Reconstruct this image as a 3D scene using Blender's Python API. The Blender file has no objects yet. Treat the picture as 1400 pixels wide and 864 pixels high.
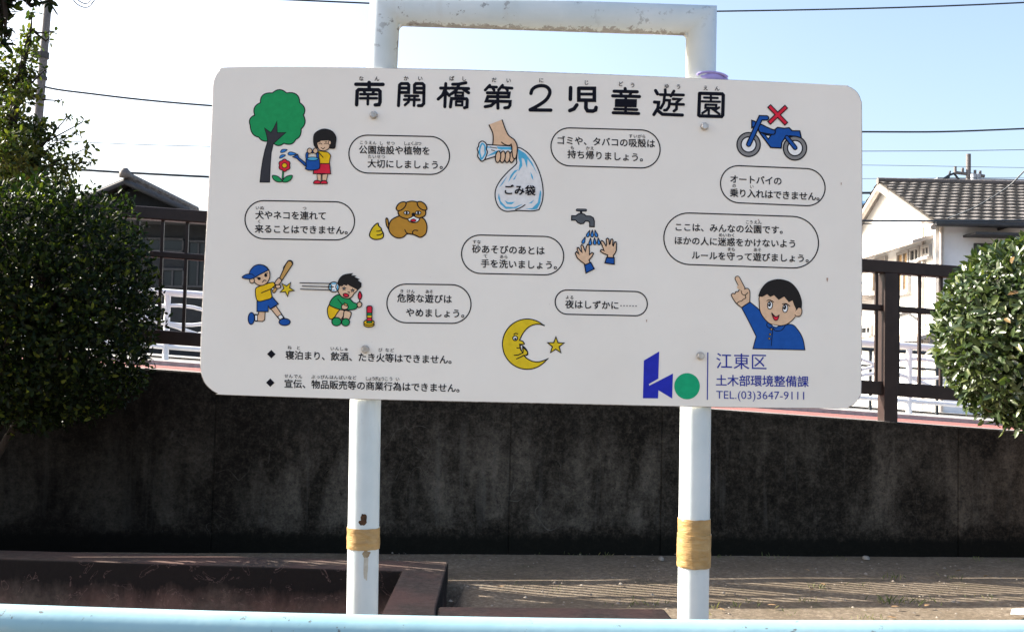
import bpy, math, random
import numpy as np
from mathutils import Vector, Matrix, noise
from mathutils.geometry import tessellate_polygon

rnd = random.Random(7)
R = math.radians
C = bpy.context.scene.collection
sc = bpy.context.scene

# ------------------------------------------------------------------ camera
EYE, F, CX, CY = 1.35, 1400.0, 700.0, 432.0
PITCH, ROLL = R(2.7), R(1.3)
Fw = Vector((0, math.cos(PITCH), math.sin(PITCH)))
R0 = Vector((1, 0, 0)); U0 = R0.cross(Fw)
Rt = R0 * math.cos(ROLL) + U0 * math.sin(ROLL)
Up = U0 * math.cos(ROLL) - R0 * math.sin(ROLL)
cam_d = bpy.data.cameras.new('camera'); cam_d.sensor_width = 36; cam_d.lens = 36 * F / 1400
cam_d.clip_start = 0.05; cam_d.clip_end = 2000
cam = bpy.data.objects.new('camera', cam_d); C.objects.link(cam)
M3 = Matrix((Rt, Up, -Fw)).transposed()
cam.matrix_world = Matrix.Translation((0, 0, EYE)) @ M3.to_4x4()
sc.camera = cam

# ------------------------------------------------------------------ light
SUN_TO = Vector((-.948, .317, .585)).normalized()
SUN_EL = math.asin(SUN_TO.z)
SUN_AZ = math.atan2(SUN_TO.x, SUN_TO.y)          # from +Y towards +X
w = bpy.data.worlds.new('World'); sc.world = w; w.use_nodes = True
nt = w.node_tree; bg = nt.nodes['Background']
sky = nt.nodes.new('ShaderNodeTexSky'); sky.sky_type = 'NISHITA'; sky.sun_disc = False
sky.sun_elevation = SUN_EL; sky.sun_rotation = SUN_AZ
sky.air_density = 1.0; sky.dust_density = 4.0; sky.ozone_density = 1.0
nt.links.new(sky.outputs[0], bg.inputs[0]); bg.inputs[1].default_value = 0.10
sd = bpy.data.lights.new('sun', 'SUN'); sd.energy = 4.9; sd.angle = R(.3); sd.color = (1, .93, .82)
sun = bpy.data.objects.new('sun', sd); C.objects.link(sun)
sun.rotation_euler = (-SUN_TO).to_track_quat('-Z', 'Y').to_euler()
vs = sc.view_settings; vs.view_transform = 'Standard'; vs.look = 'None'; vs.gamma = 1
vs.use_curve_mapping = False; vs.exposure = 1.88
sc.cycles.max_bounces = 6; sc.cycles.use_denoising = True

# ------------------------------------------------------------------ measuring helpers
def ray(px, py):
    return (Fw + Rt * ((px - CX) / F) + Up * ((CY - py) / F))
EYEV = Vector((0, 0, EYE))
def at(px, py, Y):
    d = ray(px, py); return EYEV + d * (Y / d.y)
def ground(px, py, z=0.0):
    d = ray(px, py); return EYEV + d * ((z - EYE) / d.z)

# ------------------------------------------------------------------ mesh helpers
class MB:
    def __init__(s): s.v = []; s.f = []; s.m = []; s.sm = []
    def add(s, vs, fs, mi=0, smooth=False):
        b = len(s.v); s.v += [tuple(p) for p in vs]
        for f in fs: s.f.append([i + b for i in f]); s.m.append(mi); s.sm.append(smooth)
    def box(s, c, size, rz=0, mi=0, tilt=0):
        x, y, z = [k / 2 for k in size]; c = Vector(c)
        m = Matrix.Rotation(rz, 3, 'Z') @ Matrix.Rotation(tilt, 3, 'Y')
        P = [c + m @ Vector((a * x, b * y, d * z)) for a in (-1, 1) for b in (-1, 1) for d in (-1, 1)]
        s.add(P, [(0, 1, 3, 2), (4, 6, 7, 5), (0, 4, 5, 1), (2, 3, 7, 6), (0, 2, 6, 4), (1, 5, 7, 3)], mi)
    def hexa(s, P, mi=0):      # 4 bottom points ccw, 4 top points ccw
        s.add(P, [(3, 2, 1, 0), (4, 5, 6, 7), (0, 1, 5, 4), (1, 2, 6, 5), (2, 3, 7, 6), (3, 0, 4, 7)], mi)
    def prism(s, pts, d, mi=0):  # planar loop pts extruded by vector d
        n = len(pts); pts = [Vector(p) for p in pts]; d = Vector(d)
        nrm = Vector((0, 0, 0))
        for i in range(n): nrm += pts[i].cross(pts[(i + 1) % n])
        if nrm.dot(d) > 0: pts = pts[::-1]
        P = pts + [p + d for p in pts]
        s.add(P, [list(range(n)), list(range(2 * n - 1, n - 1, -1))] + [(i, i + n, (i + 1) % n + n, (i + 1) % n) for i in range(n)], mi)
    def tube(s, path, r, seg=12, cap=True, mi=0, closed=False):
        path = [Vector(p) for p in path]; n = len(path)
        rr = r if isinstance(r, (list, tuple)) else [r] * n
        dirs = [(path[i + 1] - path[i]).normalized() for i in range(n - 1)]
        d = dirs[0]
        a = d.orthogonal().normalized(); b = d.cross(a)
        ring = [path[0] + (a * math.cos(t) + b * math.sin(t)) * rr[0] for t in [2 * math.pi * k / seg for k in range(seg)]]
        V = list(ring); fs = []
        for i in range(1, n):
            d = dirs[i - 1]
            bn = d if i == n - 1 else (d + dirs[i]).normalized()
            k = rr[i] / rr[i - 1]
            new = []
            for p in ring:
                o = p - path[i - 1]; o = (o - d * o.dot(d)) * k
                q = path[i] + o
                q = q - d * ((q - path[i]).dot(bn) / max(d.dot(bn), .3))
                new.append(q)
            base = len(V) - seg; V += new
            for j in range(seg):
                j2 = (j + 1) % seg
                fs.append((base + j, base + j2, base + seg + j2, base + seg + j))
            ring = new
        s.add(V, fs, mi, True)
        if cap:
            s.add(V[:seg], [list(range(seg))[::-1]], mi); s.add(V[-seg:], [list(range(seg))], mi)
    def lathe(s, prof, c, seg=16, mi=0, smooth=True):
        c = Vector(c); V = []; fs = []
        for r, z in prof:
            for k in range(seg):
                t = 2 * math.pi * k / seg; V.append(c + Vector((r * math.cos(t), r * math.sin(t), z)))
        for i in range(len(prof) - 1):
            for k in range(seg):
                k2 = (k + 1) % seg
                fs.append((i * seg + k, i * seg + k2, (i + 1) * seg + k2, (i + 1) * seg + k))
        s.add(V, fs, mi, smooth)
    def build(s, name, mats, parent=None):
        me = bpy.data.meshes.new(name); me.from_pydata(s.v, [], s.f)
        if not isinstance(mats, (list, tuple)): mats = [mats]
        for m in mats: me.materials.append(m)
        me.polygons.foreach_set('material_index', s.m); me.polygons.foreach_set('use_smooth', s.sm)
        me.update()
        o = bpy.data.objects.new(name, me); C.objects.link(o)
        if parent: o.parent = parent
        return o

def tag(o, label=None, cat=None, group=None, kind=None):
    if label: o['label'] = label
    if cat: o['category'] = cat
    if group: o['group'] = group
    if kind: o['kind'] = kind
    return o
def empty(name, loc, rz, label, cat, group=None):
    o = bpy.data.objects.new(name, None); C.objects.link(o); o.location = loc; o.rotation_euler = (0, 0, rz)
    o.empty_display_size = .1
    return tag(o, label, cat, group)
def bevel(o, wdt, seg=2):
    m = o.modifiers.new('bevel', 'BEVEL'); m.width = wdt; m.segments = seg; m.limit_method = 'ANGLE'; m.angle_limit = R(35)
    return o
def dup(o, parent=None):
    c = o.copy(); C.objects.link(c)
    if parent: c.parent = parent
    return c

# ------------------------------------------------------------------ materials
def mat(name, col, rough=.6, metal=0, spec=.5):
    m = bpy.data.materials.new(name); m.use_nodes = True
    b = m.node_tree.nodes['Principled BSDF']
    b.inputs['Base Color'].default_value = (*col, 1); b.inputs['Roughness'].default_value = rough
    b.inputs['Metallic'].default_value = metal; b.inputs['Specular IOR Level'].default_value = spec
    return m
class NT:
    def __init__(s, m): s.m = m; s.t = m.node_tree; s.b = s.t.nodes['Principled BSDF']; s.co = s.t.nodes.new('ShaderNodeTexCoord').outputs['Object']
    def map(s, sc_, rot=(0, 0, 0)):
        n = s.t.nodes.new('ShaderNodeMapping'); n.inputs['Scale'].default_value = sc_; n.inputs['Rotation'].default_value = rot
        s.t.links.new(s.co, n.inputs[0]); return n.outputs[0]
    def noise(s, scale, detail=6, rough=.6, vec=None, dist=0):
        n = s.t.nodes.new('ShaderNodeTexNoise'); n.inputs['Scale'].default_value = scale; n.inputs['Detail'].default_value = detail
        n.inputs['Roughness'].default_value = rough; n.inputs['Distortion'].default_value = dist
        s.t.links.new(vec or s.co, n.inputs['Vector']); return n.outputs['Fac']
    def vor(s, scale, vec=None, feat='F1'):
        n = s.t.nodes.new('ShaderNodeTexVoronoi'); n.feature = feat; n.inputs['Scale'].default_value = scale
        s.t.links.new(vec or s.co, n.inputs['Vector']); return n.outputs['Distance']
    def ramp(s, fac, stops):
        n = s.t.nodes.new('ShaderNodeValToRGB'); e = n.color_ramp.elements
        while len(e) < len(stops): e.new(.5)
        for k, (p, c) in enumerate(stops):
            e[k].position = p; e[k].color = (c, c, c, 1) if not isinstance(c, tuple) else (*c, 1)
        s.t.links.new(fac, n.inputs[0]); return n.outputs[0]
    def mix(s, fac, a, b, mode='MIX'):
        n = s.t.nodes.new('ShaderNodeMix'); n.data_type = 'RGBA'; n.blend_type = mode
        for i, v in ((0, fac), (6, a), (7, b)):
            if isinstance(v, (int, float)): n.inputs[i].default_value = v
            elif isinstance(v, tuple): n.inputs[i].default_value = (*v, 1)
            else: s.t.links.new(v, n.inputs[i])
        return n.outputs[2]
    def math(s, op, a, b=0.0):
        n = s.t.nodes.new('ShaderNodeMath'); n.operation = op
        for i, v in ((0, a), (1, b)):
            if isinstance(v, (int, float)): n.inputs[i].default_value = v
            else: s.t.links.new(v, n.inputs[i])
        return n.outputs[0]
    def sep(s):
        n = s.t.nodes.new('ShaderNodeSeparateXYZ'); s.t.links.new(s.co, n.inputs[0]); return n.outputs
    def col(s, o): s.t.links.new(o, s.b.inputs['Base Color']); return s
    def rough(s, o): s.t.links.new(o, s.b.inputs['Roughness']); return s
    def bump(s, h, st=.3, d=.01):
        n = s.t.nodes.new('ShaderNodeBump'); n.inputs['Strength'].default_value = st; n.inputs['Distance'].default_value = d
        s.t.links.new(h, n.inputs['Height']); s.t.links.new(n.outputs[0], s.b.inputs['Normal']); return s

def noisy(name, a, b, scale, rough=.7, bumpst=.2, bd=.01, detail=8, vec=(1, 1, 1), lo=.35, hi=.65, spec=.4):
    m = mat(name, a, rough, spec=spec); n = NT(m); v = n.map(vec)
    f = n.noise(scale, detail, .65, v)
    n.col(n.ramp(f, [(lo, a), (hi, b)]))
    if bumpst: n.bump(n.noise(scale * 3, 6, .6, v), bumpst, bd)
    return m

M = {}
# enamelled board face: off-white, faintly mottled, a few specks
m = mat('board_enamel', (.76, .75, .76), .38, spec=.3); n = NT(m)
base = n.ramp(n.noise(3.5, 5, .6), [(.3, (.81, .762, .70)), (.7, (.855, .81, .75))])
warm = n.mix(n.ramp(n.noise(1.3, 4, .5, n.map((1, 1, .6))), [(.52, 0.0), (.75, .45)]), base, (.84, .775, .70))
spk = n.ramp(n.noise(120, 2, .5), [(.74, 0.0), (.80, .55)])
n.col(n.mix(spk, warm, (.5, .45, .42))); n.rough(n.ramp(n.noise(9, 4), [(.3, .32), (.7, .48)]))
n.bump(n.noise(6, 2), .04, .01)
M['board'] = m
M['board_edge'] = noisy('board_edge_mottle', (.30, .29, .29), (.07, .06, .06), 60, .6, .1, lo=.4, hi=.62)  # mottled dark tone round the board's thin edge
BEAMZ = 2.333   # height where grime gathers under the frame's top bar
# white pipe paint: specks of rust and scuffs
m = mat('white_pipe_paint', (.68, .74, .76), .36, spec=.35); n = NT(m)
b0 = n.ramp(n.noise(5, 5), [(.3, (.53, .60, .62)), (.7, (.65, .70, .72))])
chips = n.ramp(n.noise(38, 5, .65), [(.60, 0.0), (.64, 1.0)])
big = n.ramp(n.noise(3.2, 3), [(.40, 0.0), (.6, 1.0)])
z = n.sep()[2]
hi_ = n.ramp(n.math('MULTIPLY', z, .3), [(.62, .05), (.72, 1.0)])
fac = n.mix(1.0, n.mix(1.0, chips, big, 'MULTIPLY'), hi_, 'MULTIPLY')
c1 = n.mix(fac, b0, (.07, .055, .05))
und = n.math('LESS_THAN', n.math('ABSOLUTE', n.math('SUBTRACT', n.math('ADD', z, n.math('MULTIPLY', n.noise(34, 6, .75), .05)), BEAMZ)), .0065)
c1 = n.mix(n.math('MULTIPLY', n.math('MULTIPLY', und, n.math('MULTIPLY', n.math('LESS_THAN', n.sep()[0], .43), n.math('GREATER_THAN', n.sep()[0], -.37))), .65), c1, (.20, .17, .16))
streak = n.ramp(n.noise(16, 5, .7, n.map((1, 1, .12))), [(.55, 0.0), (.75, .35)])
n.col(n.mix(streak, c1, (.46, .44, .40))); n.bump(n.noise(20, 3), .08, .01)
M['pipe'] = m
m = mat('blue_rail_paint', (.30, .50, .58), .36, spec=.4); n = NT(m)
b0 = n.ramp(n.noise(4, 5), [(.3, (.23, .40, .46)), (.7, (.30, .47, .52))])
b0 = n.mix(n.ramp(n.noise(9, 7, .75, n.map((.35, 1, 1))), [(.52, 0.0), (.68, .5)]), b0, (.40, .50, .50)); n.col(n.mix(n.ramp(n.noise(42, 5, .7), [(.655, 0.0), (.69, .8)]), b0, (.10, .085, .07))); n.bump(n.noise(14, 3), .10, .01)
M['rail'] = m
# adhesive tape
m = mat('packing_tape', (.50, .32, .12), .36); n = NT(m)
n.col(n.ramp(n.noise(22, 6, .6, n.map((1, 1, 2.5))), [(.3, (.30, .185, .070)), (.7, (.44, .285, .115))])); n.bump(n.noise(30, 4, .6, n.map((.6, .6, 2))), .5, .01)
M['tape'] = m
M['steel'] = noisy('bolt_steel', (.60, .58, .56), (.36, .32, .28), 60, .4, .1)
M['steel'].node_tree.nodes['Principled BSDF'].inputs['Metallic'].default_value = .6
M['rust'] = noisy('rust', (.10, .045, .02), (.03, .018, .012), 80, .9, .5)
m = mat('lavender_plastic', (.36, .30, .62), .4); NT(m).bump(NT(m).noise(20), .3); M['purple'] = m
# mouldy concrete wall: black speckled mould, greyer worn patches at mid height, streaks, a few scratches
m = mat('mouldy_concrete', (.03, .03, .028), .95, spec=.12); n = NT(m); x, y, z = n.sep()
sp = n.mix(.5, n.noise(62, 5, .75), n.noise(21, 6, .7))
dark = n.ramp(sp, [(.36, (.003, .003, .0026)), (.50, (.020, .0172, .0135)), (.66, (.068, .058, .045))])
worn = n.ramp(sp, [(.33, (.012, .011, .010)), (.46, (.078, .069, .056)), (.68, (.165, .145, .118))])
pm = n.ramp(n.noise(1.55, 5, .62, n.map((1.5, 1, .55)), .4), [(.44, 0.0), (.62, 1.0)])
zw = n.math('ADD', z, n.math('MULTIPLY', n.math('SUBTRACT', n.noise(3.0, 6, .7), .5), .5))
hm = n.ramp(zw, [(.14, 0.0), (.22, .95), (.62, .9), (1.02, .12)])
c1 = n.mix(n.mix(1.0, pm, hm, 'MULTIPLY'), dark, worn)
st = n.ramp(n.noise(5.5, 6, .6, n.map((2.6, 1, .16)), .3), [(.56, 0.0), (.72, .55)])
c1 = n.mix(n.mix(1.0, st, hm, 'MULTIPLY'), c1, (.095, .090, .080))
scr = n.ramp(n.noise(2.6, 2, .4, n.map((1, 1, .55), (0, -.6, 0)), 1.8), [(.4965, 0.0), (.5, .6), (.5035, 0.0)])
sm = n.ramp(n.noise(2.2, 3, .5), [(.56, 0.0), (.62, 1.0)])
c1 = n.mix(n.mix(1.0, scr, sm, 'MULTIPLY'), c1, (.15, .14, .125))
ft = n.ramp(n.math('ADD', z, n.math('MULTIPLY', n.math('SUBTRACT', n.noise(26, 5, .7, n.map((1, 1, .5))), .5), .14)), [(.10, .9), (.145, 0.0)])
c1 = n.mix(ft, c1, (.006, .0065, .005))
red = n.ramp(n.math('MULTIPLY', x, .1), [(.24, 0.0), (.40, .6)])  # reddish shade towards the wall's right end, put into the colour
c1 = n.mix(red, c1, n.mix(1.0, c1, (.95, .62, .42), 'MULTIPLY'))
lf = n.ramp(n.math('MULTIPLY', x, -.1), [(.12, 0.0), (.26, .9)])  # shrub's shade on the wall's left end, darkened in the colour
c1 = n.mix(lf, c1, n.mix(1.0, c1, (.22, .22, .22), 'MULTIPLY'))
pits = n.ramp(n.vor(19), [(.04, .95), (.09, 0.0)])
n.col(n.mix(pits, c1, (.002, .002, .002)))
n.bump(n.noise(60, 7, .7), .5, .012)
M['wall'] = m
M['coping'] = noisy('sunlit_coping', (.30, .28, .27), (.15, .14, .13), 14, .9, .4)
# sandy earth
m = mat('sandy_earth', (.33, .26, .18), .95, spec=.2); n = NT(m)
big = n.noise(1.4, 6); fine = n.noise(38, 10, .75); peb = n.vor(55)
c1 = n.ramp(fine, [(.3, (.075, .058, .042)), (.5, (.155, .122, .088)), (.72, (.33, .275, .205))])
c2 = n.mix(n.ramp(big, [(.4, 0.0), (.65, .6)]), c1, (.10, .075, .048))
moss = n.ramp(n.noise(3.1, 8, .7), [(.58, 0.0), (.70, .55)])
c3 = n.mix(moss, c2, (.06, .06, .025))
lt = n.ramp(peb, [(.06, .8), (.14, 0.0)]); pm = n.ramp(n.noise(23, 2), [(.55, 0.0), (.62, 1.0)])
n.col(n.mix(n.mix(1.0, lt, pm, 'MULTIPLY'), c3, (.36, .31, .24)))
n.bump(n.mix(.5, fine, n.noise(120, 6)), .5, .02)
M['earth'] = m
m = mat('sandpit_concrete', (.16, .12, .11), .9, spec=.2); n = NT(m)
c1 = n.ramp(n.noise(24, 9, .7), [(.3, (.050, .037, .030)), (.7, (.135, .100, .080))])
pk = n.mix(n.ramp(n.noise(2.5, 5), [(.4, 0.0), (.6, .6)]), c1, (.17, .088, .070))
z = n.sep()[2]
dark_upper = n.ramp(n.math('ADD', z, n.math('MULTIPLY', n.noise(5, 7, .7, n.map((1, 1, .35))), .30)), [(.02, 0.0), (.15, .97)])  # side faces turn darker towards the top
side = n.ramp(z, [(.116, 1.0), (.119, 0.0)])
c2 = n.mix(n.mix(1.0, dark_upper, side, 'MULTIPLY'), pk, (.010, .008, .0075))
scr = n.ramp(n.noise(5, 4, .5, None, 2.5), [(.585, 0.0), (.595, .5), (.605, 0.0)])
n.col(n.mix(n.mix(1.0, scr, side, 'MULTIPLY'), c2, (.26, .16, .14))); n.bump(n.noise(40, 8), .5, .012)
M['curb'] = m
M['sand'] = noisy('pit_sand', (.12, .07, .06), (.22, .14, .11), 18, .95, .5)
M['fence'] = noisy('brown_fence_paint', (.020, .0115, .0095), (.030, .018, .0155), 12, .45, .06, spec=.28)
M['white_paint'] = noisy('white_guardrail_paint', (.72, .73, .75), (.82, .83, .84), 6, .35, .04)
M['red_paving'] = noisy('red_paving', (.30, .105, .09), (.20, .075, .065), 30, .9, .3)
M['asphalt'] = noisy('asphalt', (.055, .055, .057), (.10, .10, .10), 60, .9, .4)
M['far_fence'] = mat('dark_fence_paint', (.03, .035, .04), .5)
M['kerb'] = noisy('kerb_concrete', (.46, .45, .43), (.32, .31, .30), 18, .85, .3)
M['plaster_white'] = noisy('white_plaster', (.78, .77, .74), (.70, .69, .66), 4, .85, .1)
M['plaster_cool'] = noisy('cool_plaster', (.76, .765, .79), (.70, .70, .72), 4, .85, .1)  # cooler copy of the white plaster, tinted for the house front's shade
M['tan'] = noisy('tan_shutter', (.45, .30, .15), (.36, .23, .11), 12, .6, .1)
M['trim'] = noisy('beige_trim', (.46, .41, .37), (.36, .32, .29), 9, .7, .1)
M['dark_wall'] = noisy('dark_clapboard', (.020, .022, .025), (.013, .014, .016), 7, .8, .1)
M['dark_trim'] = noisy('grey_trim', (.055, .055, .058), (.035, .035, .038), 9, .7, .1)
M['glass'] = mat('window_glass', (.02, .025, .03), .15, spec=.3)
M['alu'] = mat('aluminium_frame', (.30, .29, .28), .5, .2)
M['grey_block'] = noisy('grey_facade', (.33, .36, .40), (.27, .30, .34), 3, .8, 0)
M['blue_roof'] = noisy('blue_roof', (.05, .12, .22), (.07, .16, .27), 5, .5, 0)
M['pole'] = noisy('concrete_pole', (.16, .15, .15), (.11, .10, .10), 14, .85, .1)
M['wire'] = mat('cable_sheath', (.012, .02, .03), .5)
M['bark'] = noisy('bark', (.035, .026, .019), (.014, .010, .008), 18, .95, .8, .02, vec=(1, 1, .3))
M['paper'] = mat('white_scrap', (.8, .78, .75), .8)

def tiles(name, a, b, sx, sy):
    m = mat(name, a, .6); n = NT(m)
    bk = n.t.nodes.new('ShaderNodeTexBrick'); bk.inputs['Scale'].default_value = 1
    bk.inputs['Color1'].default_value = (*a, 1); bk.inputs['Color2'].default_value = (*b, 1); bk.inputs['Mortar'].default_value = (.012, .011, .011, 1)
    bk.inputs['Mortar Size'].default_value = .045; bk.inputs['Brick Width'].default_value = sx; bk.inputs['Row Height'].default_value = sy
    n.t.links.new(n.co, bk.inputs['Vector'])
    v = n.mix(n.noise(30, 3), bk.outputs['Color'], (.15, .12, .10)); v.node.inputs[0].default_value = .3
    n.col(v); n.bump(bk.outputs['Fac'], .8, -.02)
    return m
M['tile'] = noisy('roof_tiles', (.125, .115, .105), (.175, .160, .146), 5, .6, .1, lo=.35, hi=.65)
M['tile_dark'] = tiles('dark_roof_tiles', (.07, .07, .075), (.10, .10, .105), .3, .25)

def leafmat(name, stops, rough=.34, trans=.25, spec=.5):
    m = mat(name, (.06, .1, .03), rough, spec=spec); n = NT(m)
    g = n.t.nodes.new('ShaderNodeNewGeometry')
    c = n.ramp(g.outputs['Random Per Island'], stops)
    n.col(c)
    tr = n.t.nodes.new('ShaderNodeBsdfTranslucent'); mx = n.t.nodes.new('ShaderNodeMixShader'); mx.inputs[0].default_value = trans
    n.t.links.new(n.mix(1.0, c, (1.3, 1.5, .6), 'MULTIPLY'), tr.inputs[0])
    n.t.links.new(n.b.outputs[0], mx.inputs[1]); n.t.links.new(tr.outputs[0], mx.inputs[2])
    n.t.links.new(mx.outputs[0], n.t.nodes['Material Output'].inputs[0])
    return m
M['leaf_gloss'] = leafmat('glossy_shrub_leaf', [(0, (.020, .036, .013)), (.5, (.042, .066, .024)), (.85, (.088, .118, .046)), (.993, (.13, .15, .05)), (.9985, (.20, .10, .05))], .30, .18)
M['leaf_dark'] = leafmat('dark_hedge_leaf', [(0, (.004, .008, .003)), (.5, (.008, .016, .0045)), (.88, (.022, .036, .008)), (1, (.12, .14, .022))], .45, .38, .12)
M['leaf_tree'] = leafmat('tree_leaf', [(0, (.018, .032, .008)), (.5, (.042, .062, .012)), (.85, (.095, .11, .018)), (1, (.18, .165, .03))], .5, .35, .3)
M['leaf_far'] = leafmat('far_leaf', [(0, (.02, .035, .015)), (1, (.06, .08, .03))], .6, .2)
M['grass'] = leafmat('grass_blade', [(0, (.06, .09, .02)), (.6, (.12, .15, .04)), (1, (.28, .24, .10))], .6, .3)
M['dry_leaf'] = leafmat('dry_leaf', [(0, (.22, .09, .04)), (.5, (.30, .17, .08)), (1, (.35, .27, .16))], .7, .2)

# ------------------------------------------------------------------ foliage generator
def leaf_mesh(name, P, D, N, L, Wd, m, parent=None, droop=.25, fold=.25):
    """one mesh of many single leaves: base points P, growth directions D, face normals N, lengths L"""
    P = np.array(P, float); D = np.array(D, float); N = np.array(N, float); L = np.array(L, float)[:, None]
    D /= np.linalg.norm(D, axis=1, keepdims=True) + 1e-9
    S = np.cross(D, N); S /= np.linalg.norm(S, axis=1, keepdims=True) + 1e-9
    N = np.cross(S, D); Wd = L * Wd
    def q(t, s, h): return P + D * L * t + S * Wd * s + N * L * h
    V = np.stack([q(0, 0, 0), q(.3, -.42, fold * .16), q(.3, .42, fold * .16), q(.7, -.40, fold * .12 - droop * .25), q(.7, .40, fold * .12 - droop * .25),
                  q(.3, 0, -.02), q(.7, 0, -.02 - droop * .25), q(1, 0, -droop * .6)], 1)
    n = len(P)
    tri = np.array([(0, 5, 1), (0, 2, 5), (6, 7, 3), (6, 4, 7)]); qd = np.array([(5, 6, 3, 1), (5, 2, 4, 6)])
    off = (np.arange(n) * 8)[:, None, None]
    T = (tri[None] + off).reshape(-1, 3); Q = (qd[None] + off).reshape(-1, 4)
    me = bpy.data.meshes.new(name)
    me.vertices.add(n * 8); me.vertices.foreach_set('co', V.reshape(-1))
    loops = np.concatenate([T.reshape(-1), Q.reshape(-1)])
    me.loops.add(len(loops)); me.loops.foreach_set('vertex_index', loops)
    st = np.concatenate([np.arange(len(T)) * 3, len(T) * 3 + np.arange(len(Q)) * 4])
    me.polygons.add(len(T) + len(Q)); me.polygons.foreach_set('loop_start', st)
    me.polygons.foreach_set('use_smooth', np.ones(len(st), bool))
    me.update(calc_edges=True); me.validate()
    me.materials.append(m)
    o = bpy.data.objects.new(name, me); C.objects.link(o)
    if parent: o.parent = parent
    return o
rg = np.random.default_rng(11)
def unit(n):
    v = rg.normal(size=(n, 3)); return v / np.linalg.norm(v, axis=1, keepdims=True)
def shell_leaves(n, rad, L, lump=.10, lumpf=3.0, inner=.72, out=.55, up=.25, squash=None, bottom=-1):
    """leaf set filling the outer shell of a lumpy ellipsoid of radii rad, centred at 0"""
    U = unit(n * 2); U = U[U[:, 2] > bottom][:n]; n = len(U)
    lum = np.array([1 + lump * noise.noise(Vector(u * lumpf)) + lump * .6 * noise.noise(Vector(u * lumpf * 3.1)) for u in U])
    k = (inner + (1 - inner) * rg.random(n) ** .6) * lum
    P = U * k[:, None] * np.array(rad)
    D = U * out + unit(n) * .75 + np.array([0, 0, up]); N = U * .9 + unit(n) * .55 + np.array([0, 0, .35])
    return P, D, N, L * (.65 + .6 * rg.random(n))

# ------------------------------------------------------------------ setting: ground, wall frame
G0 = ground(0, 752); G1 = ground(1400, 760)
e = (G1 - G0); e.z = 0; e.normalize(); nrm = Vector((-e.y, e.x, 0))
WROT = math.atan2(e.y, e.x)
def W(px, py, off=0.0):
    d = ray(px, py); t = ((G0 + nrm * off - EYEV).dot(nrm)) / d.dot(nrm); return EYEV + d * t
def sof(p): return (p - G0).dot(e)
def PW(s, off, z): return Vector((G0.x, G0.y, 0)) + e * s + nrm * off + Vector((0, 0, z))
def zline(a, b, off=0.0):
    A = W(*a, off); B = W(*b, off); sa, sb = sof(A), sof(B)
    return lambda s: A.z + (B.z - A.z) * (s - sa) / (sb - sa)
ztop = zline((250, 507.5), (1294, 582))

g = MB(); nx = 60
xs = [-400, -60, -20] + list(np.linspace(-9, 9, 73)) + [20, 60, 400]; ys = [-300, -40, -10, 0, 2] + list(np.linspace(3, 8.2, 53)) + [14, 40, 150, 700]
pit0, pit1 = Vector((-9, 4.2)), Vector((ground(549, 780, .12).x, 0))
V = []
for yy in ys:
    for xx in xs:
        h = 0.0
        if 2.9 < yy < 8.3 and abs(xx) < 9.2: h = .007 * noise.noise(Vector((xx * 1.3, yy * 1.3, 0))) +   .003 * noise.noise(Vector((xx * 6, yy * 6, 3)))
        V.append((xx, yy, h - .01))
nxx = len(xs)
fs = [(j * nxx + i, j * nxx + i + 1, (j + 1) * nxx + i + 1, (j + 1) * nxx + i) for j in range(len(ys) - 1) for i in range(nxx - 1)]

# sandpit kerb (built first so that the ground can be opened inside it)
ZC = .12
cb0 = ground(0, 751.5, ZC); cb1 = ground(613, 767.6, ZC); ci0 = ground(0, 763.5, ZC); ci1 = ground(549, 780, ZC)
cn0 = ground(521, 838, ZC); cn1 = ground(597, 828, ZC); fr0 = ground(909, 831, ZC); fr1 = ground(920, 847, ZC)
dl = (cb0 - cb1).normalized()
cbL = cb0 + dl * 5; ciL = ci0 + (ci0 - ci1).normalized() * 5
down = (cn0 - ci1)
inn = ci1 + down * 1.55; outn = cn1
frd = (fr0 - cn1).normalized()
perp = Vector((frd.y, -frd.x, 0))
fn = [cn1, fr0, fr0 + perp * .28, cn1 + perp * .28]
innL = Vector((ciL.x, inn.y, ZC))
def inside_pit(x, y):
    poly = [ciL + Vector((0, .17, 0)), ci1 + Vector((.17, .17, 0)), inn + Vector((.17, 0, 0)), innL]; c = False; j = 3
    for i in range(4):
        a, b = poly[i], poly[j]
        if (a.y > y) != (b.y > y) and x < (b.x - a.x) * (y - a.y) / (b.y - a.y) + a.x: c = not c
        j = i
    return c
V2 = []
for v in V:
    mx, my = v[0], v[1]
    if inside_pit(mx, my): V2.append((mx, my, -.42))
    else: V2.append(v)
g.add(V2, fs, 0, True)
tag(g.build('ground', M['earth']), kind='structure')

def loop_prism(mb, top, zb, mi=0):
    n = len(top); T = [Vector(p) for p in top]; B = [Vector((p.x, p.y, zb)) for p in T]
    area = sum(T[i].x * T[(i + 1) % n].y - T[(i + 1) % n].x * T[i].y for i in range(n))
    if area < 0: T, B = T[::-1], B[::-1]
    mb.add(T + B, [list(range(n)), list(range(2 * n - 1, n - 1, -1))] + [(i, i + n, (i + 1) % n + n, (i + 1) % n) for i in range(n)], mi)
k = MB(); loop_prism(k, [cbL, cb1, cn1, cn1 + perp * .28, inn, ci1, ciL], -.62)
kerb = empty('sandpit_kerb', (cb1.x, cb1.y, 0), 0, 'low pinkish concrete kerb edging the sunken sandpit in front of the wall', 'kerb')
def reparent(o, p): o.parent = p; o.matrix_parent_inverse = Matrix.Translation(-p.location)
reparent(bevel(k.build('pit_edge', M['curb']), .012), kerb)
k = MB(); f4 = [cn1 + frd * .004, fr0, fr0 + perp * .30, cn1 + perp * .28 + frd * .004]
loop_prism(k, f4, -.3); reparent(bevel(k.build('side_edge', M['curb']), .02, 3), kerb)
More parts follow.
